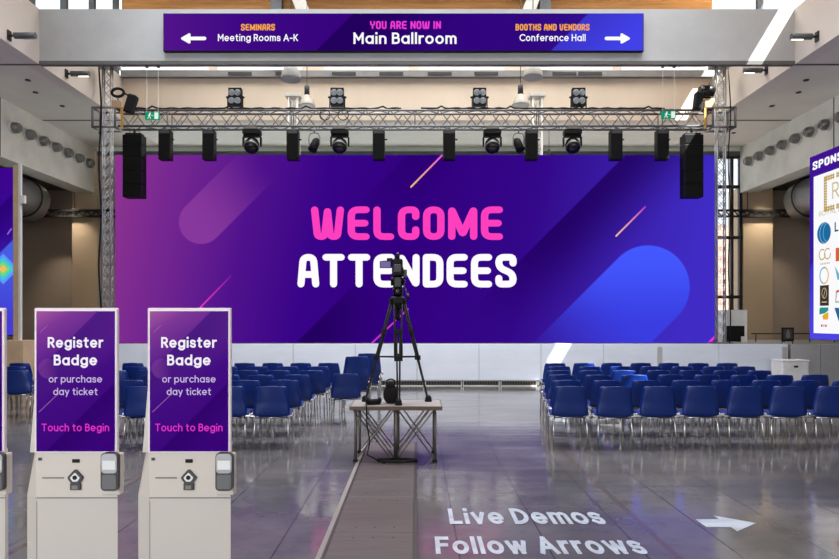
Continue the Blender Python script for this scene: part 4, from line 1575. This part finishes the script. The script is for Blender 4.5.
ROWY = [8.3 + 0.18, 9.15 + .18, 10.0 + .18, 10.85 + .2, 11.75 + .2, 12.65 + .2]
rown = ['nearest row', 'second row', 'third row', 'fourth row', 'fifth row', 'farthest row']
ROFF = [0.0, 0.15, 0.27, 0.40, 0.62, 0.74]
for i, Y in enumerate(ROWY):
    X0 = 1.985 + ROFF[i]
    for k in range(8):
        X = X0 + 0.565 * k
        if X > 6.25:
            break
        pos = 'at the aisle end' if k == 0 else ORD[k] + ' from the aisle'
        chair(X, Y - 0.02 + random.uniform(-0.03, 0.03), 'blue plastic chair with chrome legs in the right block, %s, %s' % (rown[i], pos), 'blue chairs in the right block', 0, random.uniform(-0.035, 0.035) - 0.02)
LOFF = [0.0, 0.0, 0.02, 0.10, 0.06, 0.14]
for i, Y in enumerate(ROWY):
    X0 = -1.89 + LOFF[i]
    n = 5 if i < 3 else 12
    for k in range(n):
        X = X0 - 0.552 * k
        x_img = VX + X / Y * F
        if x_img < -20:
            break
        pos = 'at the aisle end' if k == 0 else ORD[k] + ' from the aisle'
        chair(X, Y - 0.02 + random.uniform(-0.03, 0.03), 'blue plastic chair with chrome legs in the left block, %s, %s' % (rown[i], pos), 'blue chairs in the left block', 0, random.uniform(-0.035, 0.035) + 0.02)
# the loose column beside the tripod: one chair, then two stacks of three
chair(-1.14, 10.35, 'single blue chair standing alone left of the tripod table', 'blue chairs beside the tripod', 0, 0.05)
for s_, (X, Y, nm) in enumerate(((-1.10, 11.5, 'front'), (-0.97, 12.5, 'rear'))):
    for k in range(3):
        chair(X + 0.02 * k, Y - 0.03 * k, 'blue chair %s of the %s stack of three left of the tripod' % (('bottom', 'middle', 'top')[k], nm), 'stacked blue chairs', 0.105 * k, 0.03)

# ------------------------------------------------------------------ floor walkway
wk = thing('floor_walkway', 'flat grey boarded walkway strip running up the aisle to the tripod table', 'walkway', (0, 0, 0))
ys = [2.0, 3.0, 3.95, 4.92, 5.9, 6.55, 7.2, 8.5]
for a, b in zip(ys, ys[1:]):
    pb = MB().box(-0.64, -0.03, -(b - a) / 2 + 0.004, (b - a) / 2 - 0.004, 0.0, 0.03, 0.003).build('board', M['deck'], wk, (0, (a + b) / 2, 0))
    scw = MB()
    for xx in (-0.48, -0.33, -0.18):
        for yy_ in (-(b - a) / 2 + 0.12, (b - a) / 2 - 0.12):
            scw.lathe([(0.010, 0.03), (0.010, 0.0312)], (xx, yy_, 0), 8)
    scw.build('screws', M['dark_steel'], pb)
MB().box(-0.03, 0.0, 2.0, 8.5, 0, 0.034).build('edge_trim', M['deck_trim'], wk)
MB().box(-0.66, -0.64, 2.0, 8.5, 0, 0.034).build('edge_trim', M['deck_trim'], wk)
MB().prism([(-0.71, 0), (-0.66, 0), (-0.66, 0.032)], 2.0, 8.5).build('ramp_edge', M['deck_pale'], wk)

# ------------------------------------------------------------------ stage module table with tripod
TX, TYF, TYB = -0.245, 7.42, 8.05
tb = thing('deck_table', 'low grey topped stage module table with crossed steel legs in the aisle', 'table', (TX, TYF, 0))
TH = 0.655
hwid = 0.535
D = TYB - TYF
MB().box(-hwid, hwid, 0.012, D - 0.012, TH - 0.02, TH, 0.003).build('top_board', M['table_top'], tb)
e = MB().box(-hwid - 0.005, hwid + 0.005, 0, 0.012, TH - 0.045, TH + 0.001).box(-hwid - 0.005, hwid + 0.005, D - 0.012, D, TH - 0.045, TH + 0.001)
e.box(-hwid - 0.005, -hwid + 0.01, 0.012, D - 0.012, TH - 0.045, TH + 0.001).box(hwid - 0.01, hwid + 0.005, 0.012, D - 0.012, TH - 0.045, TH + 0.001)
e.build('edge_frame', M['table_edge'], tb)
for xx in (-0.47, 0.0, 0.455):
    for yy_ in (0.05, D - 0.06):
        z0 = 0.034 if abs(xx) < 0.3 else 0.0
        lg = MB().tube((xx, yy_, z0 + 0.02), (xx, yy_, TH - 0.02), 0.017 if xx else 0.028, 8).build('leg', M['steel'], tb)
        MB().lathe([(0.03, z0), (0.03, z0 + 0.02), (0.018, z0 + 0.035)], (xx, yy_, 0), 10).build('foot', M['black'], lg)
for yy_ in (0.05, D - 0.06):
    for (xa_, xb_) in ((-0.45, -0.03), (-0.03, -0.45), (0.44, 0.03), (0.03, 0.44)):
        up = (xa_ == -0.45 or xa_ == 0.44)
        if up:
            b = MB().tube((xa_, yy_ - 0.012, 0.05), (xb_, yy_ - 0.012, TH - 0.05), 0.010, 6)
        else:
            b = MB().tube((xa_, yy_ + 0.012, 0.06), (xb_, yy_ + 0.012, TH - 0.05), 0.009, 6).tube((xa_ - 0.05 * (1 if xa_ > 0 else 1), yy_ + 0.012, 0.06), (xb_ - 0.05, yy_ + 0.012, TH - 0.05), 0.009, 6)
        b.build('cross_brace', M['steel'], tb)
# cables under and over the table
pts = []
for i in range(80):
    t = i / 79
    a = t * 4.2 * 2 * PI
    rr = 0.24 - 0.02 * (i % 20) / 20
    pts.append((TX + 0.02 + rr * 1.0 * math.cos(a), 7.30 + 0.065 * math.sin(a) * (1 - 0.2 * t) + 0.02, 0.045 + 0.0 + 0.006 * (i // 20)))
pts2 = [(TX - 0.10 + 0.16 * math.cos(t) , 7.25, 0.05 + 0.09 * abs(math.sin(t))) for t in [PI * k / 14 for k in range(15)]]
o = MB().path(pts, 0.008, 6).build('cable_coil', M['black'])
tag(o, 'black cable coiled on the walkway under the tripod table', 'cable')
pts = [(TX - 0.36, 7.6, TH + 0.015), (TX - 0.345, 7.45, TH + 0.02), (TX - 0.34, 7.405, TH - 0.02), (TX - 0.335, 7.40, 0.45), (TX - 0.30, 7.40, 0.25), (TX - 0.33, 7.39, 0.10), (TX - 0.20, 7.34, 0.05), (TX - 0.12, 7.22, 0.046)]
o = MB().path(pts, 0.009, 6).build('cable', M['black'])
tag(o, 'black cable hanging over the front edge of the tripod table', 'cable')
# equipment heap on the table
o = thing('cable_bag', 'black camera gear bag and coil heaped on the tripod table', 'bag', (TX - 0.17, 7.66, TH))
p = MB()
p.ball((0.10, 0.05, 0.11), 0.1, 0.95, 0.7, 1.25, 14, 10)
p.ball((0.09, 0.03, 0.22), 0.06, 0.9, 0.7, 0.8, 12, 8)
p.build('bag', M['black_soft'], o)
MB().path([(0.10 + 0.055 * math.cos(t), 0.02, 0.24 + 0.055 * math.sin(t)) for t in [PI * k / 10 for k in range(11)]], 0.009, 6).build('strap', M['black'], o)
o = thing('headset', 'black coiled headset lying on the tripod table left of the bag', 'headset', (TX - 0.27, 7.60, TH))
c = MB()
for k in range(3):
    c.path([(0.075 * math.cos(t) * (1 - 0.1 * k), 0.06 * math.sin(t), 0.012 + 0.018 * k) for t in [2 * PI * j / 18 for j in range(18)]], 0.011, 6, True)
c.build('coil', M['black'], o)
for sgn in (-1, 1):
    MB().ball((sgn * 0.07, -0.02, 0.05), 0.04, 0.7, 1, 1, 12, 8).build('ear_cup', M['black_soft'], o)

# tripod with camera
CX, CY = -0.232, 7.76
tp = thing('camera_tripod', 'tall black twin tube camera tripod standing on the table', 'tripod', (CX, CY, TH))
feet = [Vector((-0.405, 0.12, 0.0)), Vector((0.372, 0.12, 0.0)), Vector((0.015, -0.22, 0.0))]
crown = Vector((0, 0, 1.235))
for i, ft in enumerate(feet):
    lg = thing('leg', '', '')
    COL.objects.unlink(lg)
    bpy.data.objects.remove(lg)
    d = (ft - crown)
    tdir = Vector((-d.y, d.x, 0)).normalized()
    top = crown + Vector((ft.x, ft.y, 0)).normalized() * 0.075
    mid = top.lerp(ft, 0.56)
    L_ = MB()
    for sgn in (-1, 1):
        L_.tube(top + tdir * sgn * 0.045 + Vector((0, 0, -0.02)), mid + tdir * sgn * 0.04, 0.0125, 8)
    lo_ = top.lerp(ft, 0.96)
    for sgn in (-1, 1):
        L_.tube(top.lerp(ft, 0.30) + tdir * sgn * 0.021, lo_ + tdir * sgn * 0.012, 0.0105, 8)
    lg = L_.build('leg', M['dark_steel'], tp)
    ang = math.atan2(tdir.y, tdir.x)
    for f_, hw_ in ((0.0, 0.055), (0.30, 0.052), (0.56, 0.05)):
        c = top.lerp(ft, f_)
        MB().box(-hw_, hw_, -0.022, 0.022, -0.028, 0.028).xform(Matrix.Translation(c) @ Matrix.Rotation(ang, 4, 'Z')).build('leg_lock', M['black'], lg)
    MB().ball(ft + Vector((0, 0, 0.04)), 0.04, 1, 1, 1.0, 12, 8).lathe([(0.045, 0.0), (0.045, 0.018), (0.02, 0.05)], ft, 12).build('foot', M['black'], lg)
spz = 0.555
spd = MB()
hubp = Vector((0, 0, spz))
for ft in feet:
    t = (crown.z - spz) / crown.z
    lp = crown.lerp(ft, t)
    lp = Vector((lp.x, lp.y, spz))
    spd.tube(hubp, lp, 0.011, 6)
spd.tube((crown.lerp(feet[0], 1 - spz / crown.z)).xyz, (crown.lerp(feet[1], 1 - spz / crown.z)).xyz, 0.011, 6)
spd.lathe([(0.035, -0.05), (0.04, 0.0), (0.03, 0.04)], hubp, 10)
spd.build('spreader', M['black'], tp)
MB().lathe([(0.03, -0.10), (0.06, -0.07), (0.095, -0.02), (0.10, 0.03), (0.08, 0.05)], crown, 18).build('crown', M['black'], tp)
MB().lathe([(0.02, -0.24), (0.028, -0.20), (0.022, -0.08)], crown, 12).build('bowl_clamp', M['black'], tp)
hdp = MB()
hdp.lathe([(0.05, 0.05), (0.062, 0.09), (0.07, 0.13), (0.055, 0.16)], crown, 16)
hdp.box(-0.055, 0.055, -0.07, 0.07, crown.z + 0.15, crown.z + 0.30, 0.02)
hdp.lathe([(0.05, -0.085), (0.055, 0.0), (0.05, 0.085)], crown + Vector((0, 0, 0.235)), 16, 'X')
hdp.build('fluid_head', M['black_gloss'], tp)
MB().tube(crown + Vector((0.06, -0.03, 0.22)), crown + Vector((0.12, -0.36, 0.06)), 0.010, 8).tube(crown + Vector((0.117, -0.34, 0.07)), crown + Vector((0.135, -0.44, 0.02)), 0.017, 8).build('pan_handle', M['black'], tp)
cam_ = thing('video_camera', 'black video camera with small lit viewfinder screen on the tripod', 'camera', (CX, CY, TH + crown.z + 0.30))
b = MB().box(-0.052, 0.052, -0.14, 0.16, 0.0, 0.10, 0.01).box(-0.045, 0.045, -0.12, 0.10, 0.10, 0.19, 0.015)
b.build('body', M['black'], cam_)
MB().box(-0.035, 0.035, -0.175, -0.14, 0.03, 0.12, 0.008).build('battery', M['dark_grey'], cam_)
MB().tube((0, 0.16, 0.075), (0, 0.34, 0.075), 0.045, 16).build('lens', M['black_gloss'], cam_)
MB().path([(0, -0.10, 0.19), (0, -0.10, 0.235), (0, -0.06, 0.25), (0, 0.09, 0.25), (0, 0.11, 0.19)], 0.016, 8).build('top_handle', M['black'], cam_)
vf = MB().box(-0.165, -0.055, -0.10, -0.075, 0.085, 0.165, 0.008).box(-0.10, -0.045, -0.09, -0.06, 0.15, 0.20, 0.008).build('viewfinder', M['black'], cam_)
MB().box(-0.158, -0.066, -0.104, -0.10, 0.092, 0.158).build('monitor', emit('monitor_glow', (118, 106, 160)), vf)
MB().box(0.052, 0.085, -0.10, -0.02, -0.02, 0.07, 0.008).build('side_grip', M['dark_grey'], cam_)
cam_.scale = (1.3, 1.0, 1.06)

# ------------------------------------------------------------------ registration kiosks
KY = 3.48
ks = KY / F


def kiosk_art():
    x, y, z, v = coords()
    px = x / ks
    py = z * (-1.0 / ks)
    d = px + py
    t = lstep(px * 0.55 + py * 0.95, -90, 80)
    c = ramp(t, [(0, rgb(166, 92, 160)), (0.14, rgb(126, 56, 150)), (0.32, rgb(92, 34, 140)), (0.55, rgb(66, 14, 128)), (1, rgb(56, 4, 118))])
    c = mixc(sstep(d, -48, -46) * (1.0 - sstep(d, -44, 6)) * 0.75, c, rgb(62, 20, 122))
    dist = E.op('SQRT', (px + 27) * (px + 27) + (py + 12) * (py + 12))
    c = mixc((1.0 - sstep(dist, 9.4, 10.6)) * sstep(px * -1.0, 14, 34) * 0.5, c, rgb(128, 62, 150))
    return mixc(sstep(d, 40, 42) * (1.0 - sstep(d, 44, 90)) * 0.6, c, rgb(40, 0, 96))


M['kiosk_art'] = emit_expr('kiosk_screen_art', kiosk_art)


def make_kiosk():
    root = thing('registration_kiosk', 'x', 'kiosk')
    W = 41.5 * ks
    zt_ = EYE + (VY - 308) * ks
    zd = EYE + (VY - 452.5) * ks
    zp = EYE + (VY - 497) * ks
    # lower body with a bevelled left flank
    MB().prism([(-0.218, -0.01), (0.222, -0.01), (0.15, 0.13), (-0.27, 0.13), (-0.305, 0.05)], 0.0, zp, 'XY').build('body', M['kiosk'], root)
    up = MB()
    v0 = [(-0.218, -0.012), (0.222, -0.012), (0.15, 0.13), (-0.27, 0.13), (-0.305, 0.05)]
    v1 = [(-0.222, -0.010), (0.220, -0.010), (0.160, 0.11), (-0.235, 0.12), (-0.262, 0.05)]
    A = [up.bm.verts.new((a, b, zp)) for a, b in v0]
    B = [up.bm.verts.new((a, b, zd)) for a, b in v1]
    up.bm.faces.new(A[::-1]); up.bm.faces.new(B)
    for i in range(5):
        j = (i + 1) % 5
        up.bm.faces.new((A[i], A[j], B[j], B[i]))
    cp = up.build('control_panel', M['kiosk_panel'], root)
    MB().box(-0.218, 0.222, -0.0135, -0.010, zp - 0.004, zp + 0.002).build('panel_joint', M['line_grey'], root)
    MB().box(-0.2175, -0.2145, -0.0115, -0.010, 0.02, zp - 0.02).build('door_joint', M['line_grey'], root)
    MB().prism([(-0.262, zd), (0.15, zd), (0.15, zt_ - 0.06), (-0.19, zt_ - 0.06), (-0.232, zt_ - 0.42)], 0.004, 0.09).build('back_housing', M['kiosk'], root)
    MB().box(-W, W, -0.02, 0.004, zd, zt_, 0.006).build('display_frame', M['kiosk_frame'], root)
    zc_ = (zt_ + zd) / 2
    sc = MB().box(-W + 2.6 * ks, W - 2.6 * ks, -0.0225, -0.02, -(zt_ - zd) / 2 + 2.0 * ks, (zt_ - zd) / 2 - 3.2 * ks).build('screen', M['kiosk_art'], root, (0, 0, zc_))
    py = lambda y: (380.2 - y) * ks
    dy = -0.0235
    put(plain_text('Register', 55 * ks, 10.6 * ks, 0, 0.21), 'lettering', M['soft_white'], sc, 0, py(347.5), dy)
    put(plain_text('Badge', 43 * ks, 10.6 * ks, 0, 0.21), 'lettering', M['soft_white'], sc, 0, py(365), dy)
    put(plain_text('or purchase', 53 * ks, 7.0 * ks, 0, 0.15), 'lettering', M['soft_lilac'], sc, 0, py(382), dy)
    put(plain_text('day ticket', 44 * ks, 7.0 * ks, 0, 0.15), 'lettering', M['soft_lilac'], sc, 0, py(394.5), dy)
    put(plain_text('Touch to Begin', 67 * ks, 7.6 * ks, 0, 0.16), 'lettering', M['soft_pink'], sc, 0, py(430.5), dy)
    al = MB()
    ribbon(al, [Vector((-36 * ks, -31 * ks)), Vector((-16 * ks, -12 * ks))], 0.8 * ks, False, 0, lambda u, v: (u, dy, v))
    ribbon(al, [Vector((-35 * ks, 48 * ks)), Vector((-28 * ks, 54.5 * ks))], 0.8 * ks, False, 0, lambda u, v: (u, dy, v))
    al.build('accent_line', emit('kiosk_accent', (150, 92, 150)), sc)
    zz = lambda y: EYE + (VY - y) * ks
    # card slot, camera window, label, ticket scanner
    MB().box(-34 * ks, -12.5 * ks, -0.0145, -0.011, zz(478), zz(476.6)).build('receipt_slot', M['line_grey'], root)
    MB().box(-4.2 * ks, 3.2 * ks, -0.016, -0.011, zz(462.2), zz(458.6), 0.002).build('camera_window', M['black'], root)
    MB().box(-38 * ks, -34.5 * ks, -0.0145, -0.011, zz(460), zz(457.2)).build('small_label', M['dark_grey'], root)
    c = MB()
    cx, cz = -0.4 * ks, zz(476.8)
    pent = [(-7.6 * ks, 0.5 * ks), (-6.8 * ks, -1.8 * ks), (-3.4 * ks, -6.0 * ks), (3.4 * ks, -6.0 * ks), (6.8 * ks, -1.8 * ks), (7.6 * ks, 0.5 * ks), (0.9 * ks, 7.9 * ks), (-0.9 * ks, 7.9 * ks)]
    c.prism([(cx + a, cz + b) for a, b in pent], -0.024, -0.011)
    c.box(cx - 5.2 * ks, cx + 5.2 * ks, -0.024, -0.011, cz - 12.4 * ks, cz - 5.5 * ks, 0.003)
    scn = c.build('ticket_scanner', M['dark_grey'], root)
    MB().prism([(cx + a * 0.62, cz + b * 0.62) for a, b in pent], -0.0255, -0.024).build('scanner_face', M['white_paint'], scn)
    MB().lathe([(2.2 * ks, -0.028), (2.2 * ks, -0.0255)], (cx, 0, cz + 0.3 * ks), 16, 'Y').build('scanner_eye', M['black'], scn)
    MB().box(cx - 3.2 * ks, cx + 2.6 * ks, -0.0255, -0.024, cz - 11.2 * ks, cz - 7.6 * ks).build('scanner_label', M['line_grey'], scn)
    # card reader on its bracket at the right
    rd = MB().box(27.5 * ks, 45.0 * ks, -0.035, 0.02, zz(493.5), zz(452.5), 0.006).build('reader_bracket', M['kiosk_panel'], root)
    r = MB()
    def rr(x0, x1, y0, y1, ra):
        pts = []
        for (cx_, cy_, a0) in ((x1 - ra, y1 - ra, 0), (x0 + ra, y1 - ra, 90), (x0 + ra, y0 + ra, 180), (x1 - ra, y0 + ra, 270)):
            for k in range(6):
                a_ = math.radians(a0 + 18 * k)
                pts.append((cx_ + ra * math.cos(a_), cy_ + ra * math.sin(a_)))
        return pts
    r.prism(rr(28.5 * ks, 45.5 * ks, zz(488), zz(450.5), 4.2 * ks), -0.062, -0.035)
    cr_ = r.build('card_reader', M['dark_grey'], root)
    MB().prism(rr(29.4 * ks, 44.6 * ks, zz(470.5), zz(451.4), 3.6 * ks), -0.066, -0.062).build('reader_top', M['silver'], cr_)
    MB().box(30.8 * ks, 43.2 * ks, -0.068, -0.066, zz(466.8), zz(458.0), 0.001).build('reader_display', emit('reader_glow', (222, 224, 226)), cr_)
    MB().prism(rr(30.2 * ks, 44.0 * ks, zz(486), zz(472), 2.0 * ks), -0.066, -0.062).build('keypad', M['keypad'], cr_)
    MB().box(-0.27, 0.17, 0.0, 0.135, 0.0, 0.02).build('base_plate', M['steel'], root)
    return root


PK = make_kiosk()
index_kids()
for i, (x, lab) in enumerate(((190.4, 'white registration kiosk with purple badge screen, rightmost of three'),
                              (77.7, 'white registration kiosk with purple badge screen, middle of three'),
                              (-34.6, 'white registration kiosk mostly cut off at the left edge of the photo'))):
    o = PK if i == 0 else copy_tree(PK)
    o.location = ((x - VX) * ks, KY, 0)
    o['label'] = lab
    o['group'] = 'registration kiosks'


# ------------------------------------------------------------------ projected lettering and arrow, their light painted in white on the floor
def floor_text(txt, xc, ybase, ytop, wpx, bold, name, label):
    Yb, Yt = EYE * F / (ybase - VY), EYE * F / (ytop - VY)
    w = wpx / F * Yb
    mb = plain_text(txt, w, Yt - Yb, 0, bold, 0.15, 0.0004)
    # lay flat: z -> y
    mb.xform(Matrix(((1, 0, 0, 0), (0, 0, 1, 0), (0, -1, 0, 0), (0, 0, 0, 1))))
    o = mb.build(name, M['painted_projection'], loc=((xc - VX) / F * Yb, Yb, 0.004))
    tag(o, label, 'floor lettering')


floor_text('Live Demos', 529, 524.5, 509, 158, 0.24, 'painted_light_lettering', 'projected light reading Live Demos, painted white on the floor')
floor_text('Follow Arrows', 543, 554.5, 537, 214, 0.24, 'painted_light_lettering', 'projected light reading Follow Arrows, painted white on the floor')
fa = MB()


def fp(x, y):
    Y = EYE * F / (y - VY)
    return ((x - VX) / F * Y, Y)


Yc = EYE * F / (523.5 - VY)
xs = lambda x: (x - VX) / F * Yc
hy = 0.20
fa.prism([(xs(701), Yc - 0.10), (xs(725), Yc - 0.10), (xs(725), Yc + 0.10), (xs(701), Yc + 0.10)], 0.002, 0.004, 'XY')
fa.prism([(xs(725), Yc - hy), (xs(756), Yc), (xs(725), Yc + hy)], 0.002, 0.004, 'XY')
tag(fa.build('painted_light_arrow', M['painted_projection']), 'projected light arrow pointing right, painted white on the floor', 'floor arrow')

# ================================================================== LIGHT AND CAMERA
w = bpy.data.worlds.new('sky')
scene.world = w
w.use_nodes = True
nt = w.node_tree
bg = nt.nodes['Background']
bg.inputs[0].default_value = (0.90, 0.95, 1.0, 1)
bg.inputs[1].default_value = 1.6


def light(kind, name, loc, aim, energy, color, sx=1, sy=1, **kw):
    l = bpy.data.lights.new(name, kind)
    l.energy = energy
    l.color = color
    if kind == 'AREA':
        l.shape = 'RECTANGLE'
        l.size, l.size_y = sx, sy
    for k_, v_ in kw.items():
        setattr(l, k_, v_)
    o = bpy.data.objects.new(name, l)
    COL.objects.link(o)
    o.location = loc
    d = Vector(aim)
    o.rotation_euler = d.to_track_quat('-Z', 'Y').to_euler()
    return o


light('SUN', 'sun', (20, -10, 30), (-0.595, 0.5, -1.0), 26.0, (1.0, 0.96, 0.90), angle=0.008)
# added overhead fill lamps, unseen below the closed roof deck
light('AREA', 'added_fill_front', (0, 3.0, 10.9), (0, 0, -1), 240, (0.96, 0.98, 1.0), 13, 10, spread=math.radians(120))
light('AREA', 'added_fill_middle', (0, 11.0, 10.9), (0, 0, -1), 1050, (0.96, 0.98, 1.0), 13, 5, spread=math.radians(110))
light('AREA', 'added_fill_rear', (0, 15.9, 10.9), (0, 0, -1), 520, (1.0, 0.98, 0.94), 13, 2.4, spread=math.radians(130))
# added fill lamp behind the camera, brightens the kiosk fronts
light('AREA', 'added_fill_behind_camera', (-5.0, -3.5, 2.6), (0.45, 1, 0.0), 315, (0.97, 0.985, 1.0), 5, 4)
# aisle downlights washing the pilasters
for sx in (-1, 1):
    light('SPOT', 'downlight_beam', (sx * 11.1, 19.9, 5.85), (0, 0.30, -1), 240, (1.0, 0.90, 0.76), spot_size=math.radians(68), spot_blend=0.8, shadow_soft_size=0.1)

cd = bpy.data.cameras.new('camera')
cd.sensor_width = 36
cd.lens = F / 839 * 36
cd.shift_x = (419.5 - VX) / 839
cd.shift_y = (VY - 279.5) / 839
cd.clip_end = 200
co = bpy.data.objects.new('camera', cd)
COL.objects.link(co)
co.location = (0, 0, EYE)
co.rotation_euler = (PI / 2, 0, 0)
scene.camera = co
scene.view_settings.view_transform = 'Standard'
scene.view_settings.look = 'None'
scene.view_settings.exposure = 0
scene.view_settings.gamma = 1
scene.view_settings.use_curve_mapping = False
